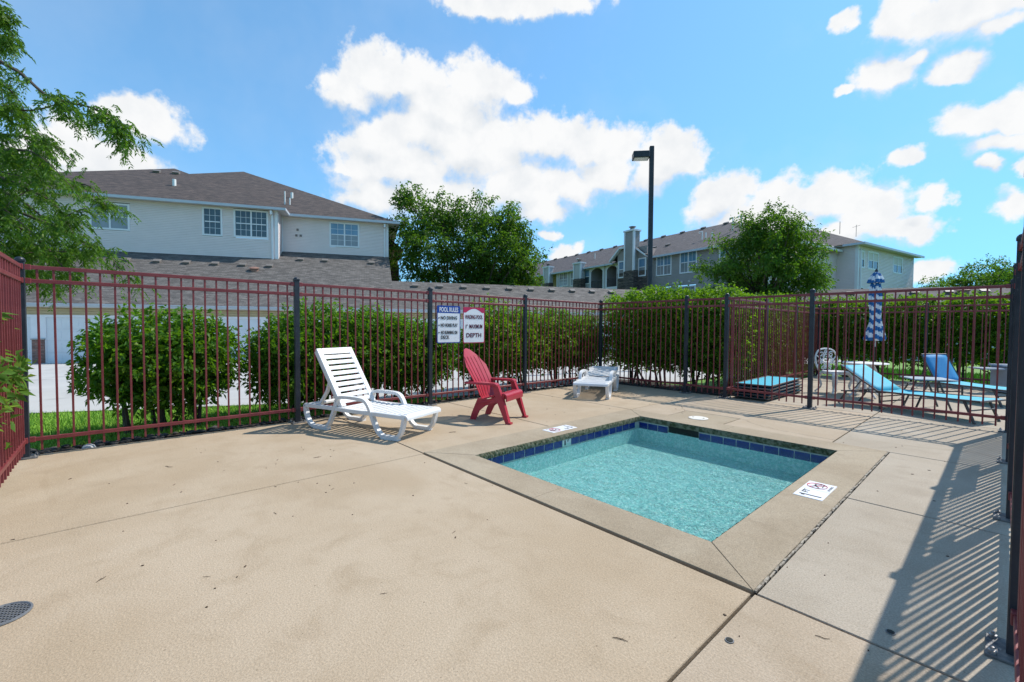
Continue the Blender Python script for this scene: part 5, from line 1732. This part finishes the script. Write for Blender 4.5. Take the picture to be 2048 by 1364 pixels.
def lump(p, seed=0, amp=1.0, sc=1.0):
    """Cheap smooth noise on points."""
    x, y, z = p[:, 0] * sc, p[:, 1] * sc, p[:, 2] * sc
    return amp * (np.sin(2.1 * x + 1.3 * seed + 1.7 * np.sin(1.3 * y + seed)) + np.sin(2.7 * y + .7 * seed + 1.1 * np.sin(1.9 * z)) + np.sin(3.1 * z + 2.3 * seed + 1.3 * np.sin(1.7 * x))) / 3


def shell_points(n, c, rad, power=2.6, seed=0, bump=.16, zmin=None, depth=.25, top_bias=0.0):
    """Points near the surface of a lumpy superellipsoid, with outward directions."""
    d = rng.normal(size=(n, 3)); d[:, 2] += top_bias
    d /= np.linalg.norm(d, axis=1, keepdims=True)
    k = (np.abs(d) ** power).sum(1) ** (-1 / power)
    k *= 1 + bump * lump(d * 2.2, seed)
    q = k * (1 - depth * rng.uniform(0, 1, n) ** 1.6)
    p = c + d * np.array(rad) * q[:, None]
    o = d / np.array(rad)
    if zmin is not None:
        m = p[:, 2] > zmin
        p, o = p[m], o[m]
    return p, o


def inner_points(n, c, rad, power=2.6, f=.85, zmin=None):
    d = rng.normal(size=(n, 3)); d /= np.linalg.norm(d, axis=1, keepdims=True)
    k = (np.abs(d) ** power).sum(1) ** (-1 / power)
    p = c + d * np.array(rad) * (k * f * rng.uniform(.2, 1, n) ** .5)[:, None]
    if zmin is not None:
        p = p[p[:, 2] > zmin]
    return p


def shrub(name, label, cat, lobes, base, n_shoot, leaf=(.075, .034), leafmat='shrub_leaf', group=None, zmin=.18, stems=6, spread=.35, tall=0, core=1.0, jit=.55, twig=.17, nleaf=9, power=2.6):
    """lobes: list of (centre, radii) in world coordinates."""
    t = thing(name, label, cat, base, 0, group)
    B = np.array(base)
    tot = sum((r_[0] * r_[1] + r_[1] * r_[2] + r_[0] * r_[2]) for _, r_ in lobes)
    parts = []
    for i, (c, r_) in enumerate(lobes):
        n = int(n_shoot * (r_[0] * r_[1] + r_[1] * r_[2] + r_[0] * r_[2]) / tot)
        p, o = shell_points(n, np.array(c), r_, power, seed=i + len(label), zmin=zmin, depth=.30, bump=.16 if power < 3 else .07)
        # drop shoots that lie deep inside a neighbour lobe
        keep = np.ones(len(p), bool)
        for j, (c2, r2) in enumerate(lobes):
            if j != i:
                keep &= (np.abs((p - np.array(c2)) / np.array(r2)) ** power).sum(1) > .55
        p, o = p[keep], o[keep]
        low = np.clip((p[:, 2] - zmin) / .35, 0.25, 1)
        kp = rng.uniform(0, 1, len(p)) < low
        parts.append(sprigs(p[kp] - B, o[kp], nleaf, twig, leaf[0], leaf[1], jit))
        q = inner_points(int(n * core * 3), np.array(c), r_, power, f=.86, zmin=zmin + .1)
        parts.append(leaves(q - B, rng.normal(size=q.shape), leaf[0] * 1.5, leaf[1] * 1.9))
    if tall:
        c, r_ = lobes[0]
        for k in range(tall):
            ci, ri = lobes[rng.integers(len(lobes))]
            px = np.array([ci[0] + rng.uniform(-.8, .8) * ri[0], ci[1] + rng.uniform(-.8, .8) * ri[1], ci[2] + ri[2] * .85])
            hgt = rng.uniform(.14, .34)
            m = 8
            pp = px + np.outer(np.linspace(0, 1, m), np.array([rng.uniform(-.15, .15), rng.uniform(-.15, .15), 1]) * hgt)
            parts.append(sprigs(pp - B, np.tile([0, 0, 1.0], (m, 1)), 3, .05, leaf[0], leaf[1], .4))
    v, f = join(parts)
    np_mesh('foliage', v, f, leafmat, t, kind='stuff')
    s = MB()
    for k in range(stems):
        ci, ri = lobes[k % len(lobes)]
        a = rng.uniform(0, 6.28); rr = rng.uniform(.02, .12)
        p0 = Vector((ci[0] - B[0] + rr * math.cos(a), ci[1] - B[1] + rr * math.sin(a), -.12))
        p3 = Vector((ci[0] - B[0] + rng.uniform(-spread, spread) * ri[0] * 1.6, ci[1] - B[1] + rng.uniform(-spread, spread) * ri[1] * 1.6, ci[2] - B[2] + ri[2] * .3))
        pm = (p0 + p3) / 2 + Vector((rng.uniform(-.06, .06), rng.uniform(-.06, .06), -.05))
        s.tube(smooth_path([p0, pm, p3], 4), [.028, .026, .024, .021, .018, .016, .014, .012, .008], 6)
    s.build('stems', 'bark', t, kind='stuff')
    return t


G_SH = 'leafy shrubs along the left fence'
gz = lambda x, y: float(terr(x, y))
shrub('shrub', 'round leafy shrub nearest the left corner, standing alone', 'shrub', [((-6.98, .42, .80), (.55, .64, .52)), ((-6.95, .76, .84), (.46, .38, .42)), ((-7.0, .05, .78), (.42, .40, .40)), ((-6.95, .45, .48), (.36, .50, .34))], (-6.98, .45, gz(-6.98, .45)), 1500, group=G_SH, tall=12, zmin=.13, stems=9)
shrub('shrub', 'dense leafy shrub behind the raised white lounger', 'shrub', [((-6.98, 1.88, .78), (.55, .46, .52)), ((-7.0, 2.45, .84), (.55, .58, .62)), ((-6.95, 2.0, .50), (.42, .66, .36))], (-6.98, 2.1, gz(-6.98, 2.1)), 2100, group=G_SH, tall=12, zmin=.05, stems=9)
shrub('shrub', 'leafy shrub partly hidden behind the signs', 'shrub', [((-6.98, 3.25, .86), (.52, .52, .54)), ((-6.95, 4.05, .76), (.50, .52, .50)), ((-6.95, 3.6, .52), (.40, .60, .34))], (-6.98, 3.65, gz(-6.98, 3.65)), 2000, group=G_SH, tall=8, zmin=.10, stems=9)
shrub('shrub', 'tall bright shrub right of the signs, behind the red chair', 'shrub', [((-6.95, 5.75, .98), (.55, .62, .66)), ((-6.98, 6.55, .95), (.52, .60, .62)), ((-6.95, 6.1, .55), (.42, .75, .38)), ((-6.9, 5.15, .62), (.36, .36, .38))], (-6.95, 6.1, gz(-6.95, 6.1)), 2000, group=G_SH, tall=12, zmin=.22, stems=9, leafmat='hedge_leaf')
shrub('shrub', 'leafy shrub filling the far corner behind the flat lounger', 'shrub', [((-6.95, 7.5, .88), (.52, .62, .62)), ((-6.85, 8.3, .86), (.50, .60, .60)), ((-6.9, 7.9, .5), (.4, .7, .36))], (-6.95, 7.9, gz(-6.95, 7.9)), 1800, group=G_SH, tall=8, zmin=.24, stems=8)
# bush poking through the fence at the left edge
shrub('bush', 'bright green bush poking through the fence at the left edge', 'bush', [((-5.35, -1.02, .90), (.33, .28, .36)), ((-5.3, -1.0, .58), (.30, .25, .34)), ((-4.9, -1.05, .80), (.45, .30, .45))], (-5.0, -.95, -.1), 520, leaf=(.105, .040), leafmat='bright_leaf', zmin=.28, stems=5)
# hedge behind the back fence
G_HE = 'clipped hedge shrubs round the pool yard'
shrub('hedge', 'thick clipped hedge behind the flat white lounger', 'hedge', [((-5.85, 9.05, 1.15), (.66, .44, .86)), ((-5.1, 9.05, 1.18), (.66, .44, .87)), ((-5.45, 9.0, .70), (.90, .42, .50))], (-5.5, 9.05, gz(-5.5, 9.05)), 2600, leafmat='hedge_leaf', group=G_HE, tall=4, zmin=.28, stems=10, core=.9, leaf=(.07, .034), power=4.0)
shrub('hedge', 'clipped hedge section between the two back fence posts', 'hedge', [((-4.35, 9.05, 1.15), (.60, .42, .86)), ((-3.85, 9.15, 1.12), (.46, .42, .85)), ((-4.1, 9.0, .72), (.70, .40, .50))], (-4.2, 9.05, gz(-4.2, 9.05)), 2000, leafmat='hedge_leaf', group=G_HE, tall=4, zmin=.30, stems=10, core=.9, leaf=(.07, .034), power=4.0)
shrub('hedge', 'sunlit hedge running back behind the stack of folded loungers', 'hedge', [((-4.05, 10.2, 1.0), (.46, .75, .96)), ((-4.05, 11.4, 1.0), (.46, .80, .98)), ((-4.05, 12.6, 1.0), (.46, .80, 1.0)), ((-4.1, 13.7, 1.0), (.46, .8, 1.0))], (-4.05, 11.9, gz(-4.05, 11.9)), 2600, leafmat='hedge_leaf', group=G_HE, tall=6, zmin=.04, stems=12, core=.9, leaf=(.075, .036), power=4.0)
lob = []
for k in range(7):
    lob.append(((-3.6 + k * .72 + .0, 14.95, 1.18 + .03 * math.sin(k * 2.1)), (.52, .44, .80)))
lob += [((1.1, 14.9, 1.0), (.5, .5, .8))]
shrub('hedge', 'long dark hedge behind the far fence and the striped umbrella', 'hedge', lob, (-1.5, 14.95, gz(-1.5, 14.95)), 4400, leafmat='hedge_leaf', group=G_HE, tall=8, zmin=.30, stems=18, core=1.0, leaf=(.085, .042), power=4.5)

# small orange tag in the hedge
t = thing('plant_tag', 'small orange tag caught in the hedge above the flat lounger', 'tag', (-5.80, 8.50, 1.44))
s = MB(); s.box((0, 0, 0), (.05, .004, .07), M=Matrix.Rotation(R(35), 3, 'Y')); s.build('tag_card', 'tag_orange', t)
s = MB(); s.tube([(0.02, 0, .03), (.03, .02, .08), (.03, .08, .12)], .003, 5); s.build('tag_string', 'white_trim', t)


def limb_tree(name, label, base, height, crown, trunk_r, n_clump, leafmat, leaf, group=None, stems=1, seed=1, per=26, clump_r=.55, twigs=10, flat=.7, fork=.28, lean=(0, 0)):
    """Trunk, limbs to clump centres and many small leafy clumps. crown: list of (offset centre, radii)."""
    t = thing(name, label, 'tree', base, 0, group)
    rs = np.random.default_rng(seed)
    cl = []
    tot = sum(r_[0] * r_[1] * r_[2] for _, r_ in crown)
    for c, r_ in crown:
        n = max(3, int(n_clump * r_[0] * r_[1] * r_[2] / tot))
        d = rs.normal(size=(n, 3)); d /= np.linalg.norm(d, axis=1, keepdims=True)
        q = rs.uniform(.35, 1.0, n) ** .55
        cl.append(np.array(c) + d * np.array(r_) * (q * (1 + .36 * lump(d * 3.4, seed)))[:, None])
    cl = np.concatenate(cl)
    parts = []
    for c in cl:
        m = int(per * rs.uniform(.5, 1.4)); R_ = clump_r * rs.uniform(.6, 1.35)
        d = rs.normal(size=(m, 3)); d /= np.linalg.norm(d, axis=1, keepdims=True)
        p = c + d * np.array([1, 1, flat]) * (R_ * rs.uniform(.2, 1, m) ** .6)[:, None]
        parts.append(sprigs(p, d + np.array([0, 0, -.15]), 5, leaf[0] * 2.2, leaf[0], leaf[1], .7, .3, .1))
    v, f = join(parts)
    np_mesh('crown', v, f, leafmat, t, kind='stuff')
    s = MB()
    forks = []
    for k in range(stems):
        a = 2 * math.pi * k / max(stems, 1) + .5
        off = Vector((math.cos(a), math.sin(a), 0)) * (trunk_r * 1.1 if stems > 1 else 0)
        top = off * 6 + Vector((lean[0], lean[1], height * fork))
        s.tube(smooth_path([off + Vector((0, 0, -.4)), off * 1.5 + Vector((0, 0, height * fork * .5)), top], 4), [trunk_r * 1.2, trunk_r * 1.1, trunk_r, trunk_r * .95, trunk_r * .9, trunk_r * .85, trunk_r * .8, trunk_r * .78, trunk_r * .75], 9)
        forks.append((top, off))
    s.build('trunk', 'bark', t, smooth=True)
    s = MB()
    for i, c in enumerate(cl[:: max(1, len(cl) // 46)]):
        top, off = forks[i % len(forks)]
        e = Vector(c); m_ = top.lerp(e, .5) + Vector((rs.uniform(-.3, .3), rs.uniform(-.3, .3), rs.uniform(.0, .5)))
        r0 = trunk_r * .42
        s.tube(smooth_path([top - Vector((0, 0, rs.uniform(0, height * .1))), m_, e], 4), [r0 * (1 - .1 * q) for q in range(9)], 6)
    s.build('limbs', 'bark', t, kind='stuff')
    return t


bp = (-29.1, 21.0, -.6)
limb_tree('tree', 'broad round topped green tree beside the left apartment house', bp, 13.0, [((-1.8, -2.1, 8.2), (2.9, 2.9, 3.3)), ((1.7, 2.0, 7.6), (3.3, 3.3, 3.5)), ((-2.9, -3.2, 10.6), (1.5, 1.5, 2.1)), ((.2, .3, 10.9), (2.0, 2.0, 1.6)), ((2.6, 3.0, 10.2), (1.5, 1.5, 1.8)), ((1.0, 1.2, 4.8), (2.6, 2.6, 1.9)), ((2.7, 3.0, 6.0), (1.7, 1.7, 2.2)), ((-3.0, -3.3, 8.8), (1.1, 1.1, 1.4))], .22, 290, 'tree_leaf', (.27, .12), 'parking lot trees', stems=2, seed=4, per=32, clump_r=.66, fork=.25)
bp = (-9.6, 28.2, -.6)
limb_tree('tree', 'spreading green tree in front of the grey apartment block', bp, 9.2, [((0, 0, 5.6), (2.5, 2.5, 2.5)), ((-1.6, -1.7, 4.4), (1.4, 1.4, 1.6)), ((1.5, 1.6, 5.2), (1.4, 1.4, 1.7)), ((.3, .3, 7.5), (1.6, 1.6, 1.1)), ((-.7, -.8, 7.4), (.9, .9, 1.3)), ((1.3, 1.5, 7.1), (1.1, 1.1, 1.1)), ((0, 0, 3.3), (2.2, 2.2, 1.0))], .17, 230, 'tree_leaf', (.20, .080), 'parking lot trees', seed=9, per=30, clump_r=.46, fork=.32)
bp = (-1.9, 56.5, -.6)
limb_tree('tree', 'low round tree behind the garage roof at the right edge', bp, 8.2, [((0, 0, 5.4), (3.2, 3.2, 2.2)), ((2.0, 2.2, 6.0), (2.0, 2.0, 1.6)), ((-1.8, -1.8, 5.2), (1.6, 1.6, 1.3))], .2, 90, 'tree_leaf', (.24, .11), 'parking lot trees', seed=12, per=32, clump_r=.7)
# low green shrub tops behind the garage ridge, right of the first tree
bp = (-26.6, 25.6, -.6)
limb_tree('tree', 'small bright tree top just above the garage ridge', bp, 5.2, [((0, 0, 4.0), (1.9, 1.9, 1.2)), ((1.4, 1.6, 3.7), (1.3, 1.3, .9))], .1, 40, 'hedge_leaf', (.2, .09), 'parking lot trees', seed=15, per=30, clump_r=.5)

# honey locust reaching in from the left
BR = [[(-10.8, -1.71, 5.47), (-10.11, -1.12, 5.11), (-9.59, -0.72, 4.64), (-9.03, -0.27, 4.44), (-8.63, 0.0, 4.2), (-8.31, 0.18, 3.83)], [(-10.78, -1.67, 4.6), (-9.99, -0.96, 4.51), (-9.41, -0.5, 4.61)], [(-11.03, -1.57, 6.37), (-10.57, -1.25, 6.1)], [(-11.66, -1.73, 6.19), (-11.15, -1.33, 5.99)], [(-12.7, -1.98, 4.75), (-11.8, -1.15, 4.62), (-11.36, -0.83, 4.44), (-10.93, -0.53, 4.09)], [(-13.47, -2.11, 4.63), (-12.46, -1.16, 4.3), (-11.92, -0.72, 3.93), (-11.44, -0.37, 3.83), (-11.06, -0.13, 3.41)], [(-10.91, -1.71, 3.67), (-10.11, -1.0, 3.33), (-9.66, -0.67, 3.03), (-9.33, -0.49, 2.61)], [(-11.68, -1.84, 3.38), (-10.73, -0.96, 2.98), (-10.13, -0.46, 2.63), (-9.69, -0.15, 2.45), (-9.4, -0.0, 2.16)], [(-12.08, -1.92, 3.02), (-11.22, -1.13, 2.66), (-10.65, -0.67, 2.34), (-10.29, -0.45, 2.0)], [(-12.48, -1.99, 2.76), (-11.71, -1.3, 2.39), (-11.24, -0.95, 1.96)], [(-13.22, -2.08, 3.99), (-12.42, -1.36, 3.59), (-11.81, -0.86, 3.05), (-11.16, -0.31, 2.62)], [(-10.83, -1.7, 3.89), (-10.13, -1.09, 3.92), (-9.7, -0.8, 3.73), (-9.24, -0.46, 3.24)], [(-11.42, -1.81, 3.13), (-10.76, -1.24, 2.86), (-10.26, -0.87, 2.52), (-9.89, -0.63, 2.11)], [(-11.83, -1.89, 2.51), (-11.2, -1.36, 2.33), (-10.8, -1.09, 2.11)], [(-12.37, -1.94, 4.08), (-11.78, -1.46, 3.91), (-11.2, -0.98, 3.75)], [(-12.91, -1.99, 6.05), (-12.25, -1.42, 5.53), (-11.84, -1.14, 4.94)], [(-10.57, -1.67, 3.29), (-10.04, -1.25, 2.96), (-9.58, -0.91, 2.57)], [(-11.17, -1.77, 2.77), (-10.67, -1.4, 2.43), (-10.33, -1.2, 2.18)]]
tb = Vector((-12.9, -3.3, -.4))
lt = thing('locust_tree', 'honey locust with feathery drooping branches at the left edge', 'tree', tb)
s = MB(); s.tube(smooth_path([(0, 0, -.3), (.05, .02, 1.5), (0.1, .1, 3.2), (.2, .2, 5.0), (.2, .1, 7.2)], 4), [.17 - .007 * i for i in range(17)], 10); s.build('trunk', 'bark', lt, smooth=True)
lm = MB(); parts = []
rs = np.random.default_rng(5)


def frond(p, d, L, n_pin):
    """One drooping feathery compound leaf: pairs of leaflets along a rachis."""
    d = d / (np.linalg.norm(d) + 1e-9)
    k = np.arange(n_pin) / n_pin
    drop = np.array([0, 0, -1.0])
    pts = p + np.outer(k * L, d) + np.outer((k ** 1.8) * L * .55, drop)
    return pts


def spray(path, dens, spread, fr_len):
    P = np.array(smooth_path(path, 8))
    n = len(P)
    for i in range(n):
        for q in range(rs.poisson(dens)):
            p = P[i] + rs.normal(size=3) * spread * np.array([1, 1, .7])
            d = rs.normal(size=3); d[2] = rs.uniform(-.9, .25)
            tang = P[min(i + 1, n - 1)] - P[max(i - 1, 0)]; tang /= np.linalg.norm(tang) + 1e-9
            d = d / np.linalg.norm(d) + tang * .7
            L = fr_len * rs.uniform(.6, 1.25)
            fp = frond(p, d, L, 9)
            dd = d / np.linalg.norm(d)
            sd = np.cross(dd, [0, 0, 1.0]); sd /= np.linalg.norm(sd) + 1e-9
            for sg in (-1, 1):
                parts.append((fp, np.tile(dd * .5 + sg * sd * .9 + np.array([0, 0, -.45]), (len(fp), 1)) + rs.normal(size=(len(fp), 3)) * .22))


for bi, b_ in enumerate(BR):
    q = [tuple(np.array(p) - np.array(tb)) for p in b_]
    start = Vector((.15, .12, min(max(q[0][2] - 1.0, 1.8), 6.5)))
    path = smooth_path([start, (start + Vector(q[0])) / 2 + Vector((0, 0, .35))] + [Vector(p) for p in q], 5)
    m = len(path)
    lm.tube(path, [max(.045 * (1 - i / m), .006) for i in range(m)], 6)
    spray(q, 2.5 if bi not in (2, 3, 15) else .8, .10, .18)
    # side twigs hang away from the branch
    for k in range(5):
        i = rs.integers(0, len(q) - 1); fr = rs.uniform(0, 1)
        p = np.array(q[i]) * (1 - fr) + np.array(q[i + 1]) * fr
        dv = rs.normal(size=3) * np.array([.24, .24, .14]) + np.array([.02, .02, -.14])
        if bi in (0, 1, 2, 3): dv *= .55
        tw = [tuple(p), tuple(p + dv * .55 + np.array([0, 0, .04])), tuple(p + dv)]
        lm.tube(tw, [.008, .006, .003], 5)
        spray(tw, 1.25, .07, .20)
for k in range(40):          # the thick of the crown beyond the left edge of the picture
    c = np.array([rs.uniform(-1.6, 1.4), rs.uniform(-1.3, 1.4), rs.uniform(2.5, 4.4)])
    d = rs.normal(size=3) * .4
    spray([tuple(c), tuple(c + d * .5), tuple(c + d + np.array([0, 0, -.12]))], 1.1, .14, .22)
lm.build('branches', 'bark', lt, kind='stuff')
A = np.concatenate([a for a, _ in parts]); D = np.concatenate([d for _, d in parts])
v, f = leaves(A, D, .058, .021, .12, .2)
np_mesh('crown', v, f, 'locust_leaf', lt, kind='stuff')

# ------------------------------------------------------------------ lawn, rocks
def inpoly(x, y, poly):
    ins = np.zeros(len(x), bool); n = len(poly)
    for i in range(n):
        (xa, ya), (xb, yb) = poly[i - 1], poly[i]
        c = ((ya > y) != (yb > y)) & (x < (xb - xa) * (y - ya) / (yb - ya + 1e-12) + xa)
        ins ^= c
    return ins


strip = [(-6.56, -3.0), (-6.56, 4.8), (-6.75, 4.4), (-8.22, 1.86), (-9.92, -1.06), (-11.0, -3.0)]
n = 90000
gxp = rng.uniform(-11, -6.3, n); gyp = rng.uniform(-3, 5.2, n)
m = inpoly(gxp, gyp, strip); gxp, gyp = gxp[m], gyp[m]
z_ = terr(gxp, gyp)
n = len(gxp)
a = rng.uniform(0, 6.283, n); hgt = rng.uniform(.035, .075, n); wdt = .006
lean = rng.normal(size=(n, 2)) * .022
bl_ = np.stack([gxp - np.cos(a) * wdt, gyp - np.sin(a) * wdt, z_], 1); br_ = np.stack([gxp + np.cos(a) * wdt, gyp + np.sin(a) * wdt, z_], 1); tp = np.stack([gxp + lean[:, 0], gyp + lean[:, 1], z_ + hgt], 1)
o = np_mesh('lawn_grass', np.stack([bl_, br_, tp], 1).reshape(-1, 3), np.arange(3 * n).reshape(-1, 3), 'grass_blade', kind='stuff')
# lawn beyond the far hedge
n = 26000
gxp = rng.uniform(-6, 8, n); gyp = rng.uniform(15.3, 21, n); z_ = terr(gxp, gyp); a = rng.uniform(0, 6.283, n); hgt = rng.uniform(.05, .10, n); wdt = .014
lean = rng.normal(size=(n, 2)) * .03
bl_ = np.stack([gxp - np.cos(a) * wdt, gyp - np.sin(a) * wdt, z_], 1); br_ = np.stack([gxp + np.cos(a) * wdt, gyp + np.sin(a) * wdt, z_], 1); tp = np.stack([gxp + lean[:, 0], gyp + lean[:, 1], z_ + hgt], 1)
np_mesh('far_lawn_grass', np.stack([bl_, br_, tp], 1).reshape(-1, 3), np.arange(3 * n).reshape(-1, 3), 'far_grass', kind='stuff')
# bed of dark river rocks and mulch along the back fence
s = MB(); s.prism([(-6.60, -1.4), (-6.17, -1.4), (-6.17, 8.5), (-6.60, 8.5)], -.2, -.045); s.prism([(-6.4, 8.26), (-3.42, 8.26), (-3.42, 9.4), (-6.4, 9.4)], -.2, -.040)
s.build('planting_bed', 'soil', kind='structure')
ico = bmesh.new(); bmesh.ops.create_icosphere(ico, subdivisions=1, radius=1); iv = np.array([v.co[:] for v in ico.verts]); ifc = np.array([[v.index for v in f.verts] for f in ico.faces]); ico.free()
parts = []
for k in range(520):
    if k < 380:
        x = rng.uniform(-6.56, -6.19); y = rng.uniform(-1.0, 8.2)
    else:
        x = rng.uniform(-6.2, -3.5); y = rng.uniform(8.3, 8.7)
    r_ = rng.uniform(.015, .042)
    sc = np.array([r_ * rng.uniform(.8, 1.6), r_ * rng.uniform(.8, 1.4), r_ * .6])
    an = rng.uniform(0, 6.28); Rz = np.array([[math.cos(an), -math.sin(an), 0], [math.sin(an), math.cos(an), 0], [0, 0, 1]])
    parts.append(((iv * sc * (1 + rng.normal(size=(len(iv), 1)) * .12)) @ Rz.T + np.array([x, y, -.035 + r_ * .3]), ifc))
v, f = join(parts)
np_mesh('river_rocks', v, f, 'rock', kind='stuff')
t = thing('rock', 'one pale rounded rock at the foot of the left fence', 'rock', (-6.235, -.255, -.02))
s = MB(); s.tube([(0, 0, -.02), (0, 0, .0), (0, 0, .03), (0, 0, .045)], [.05, .06, .045, .015], 10); s.build('stone', 'pale_rock', t, smooth=True)
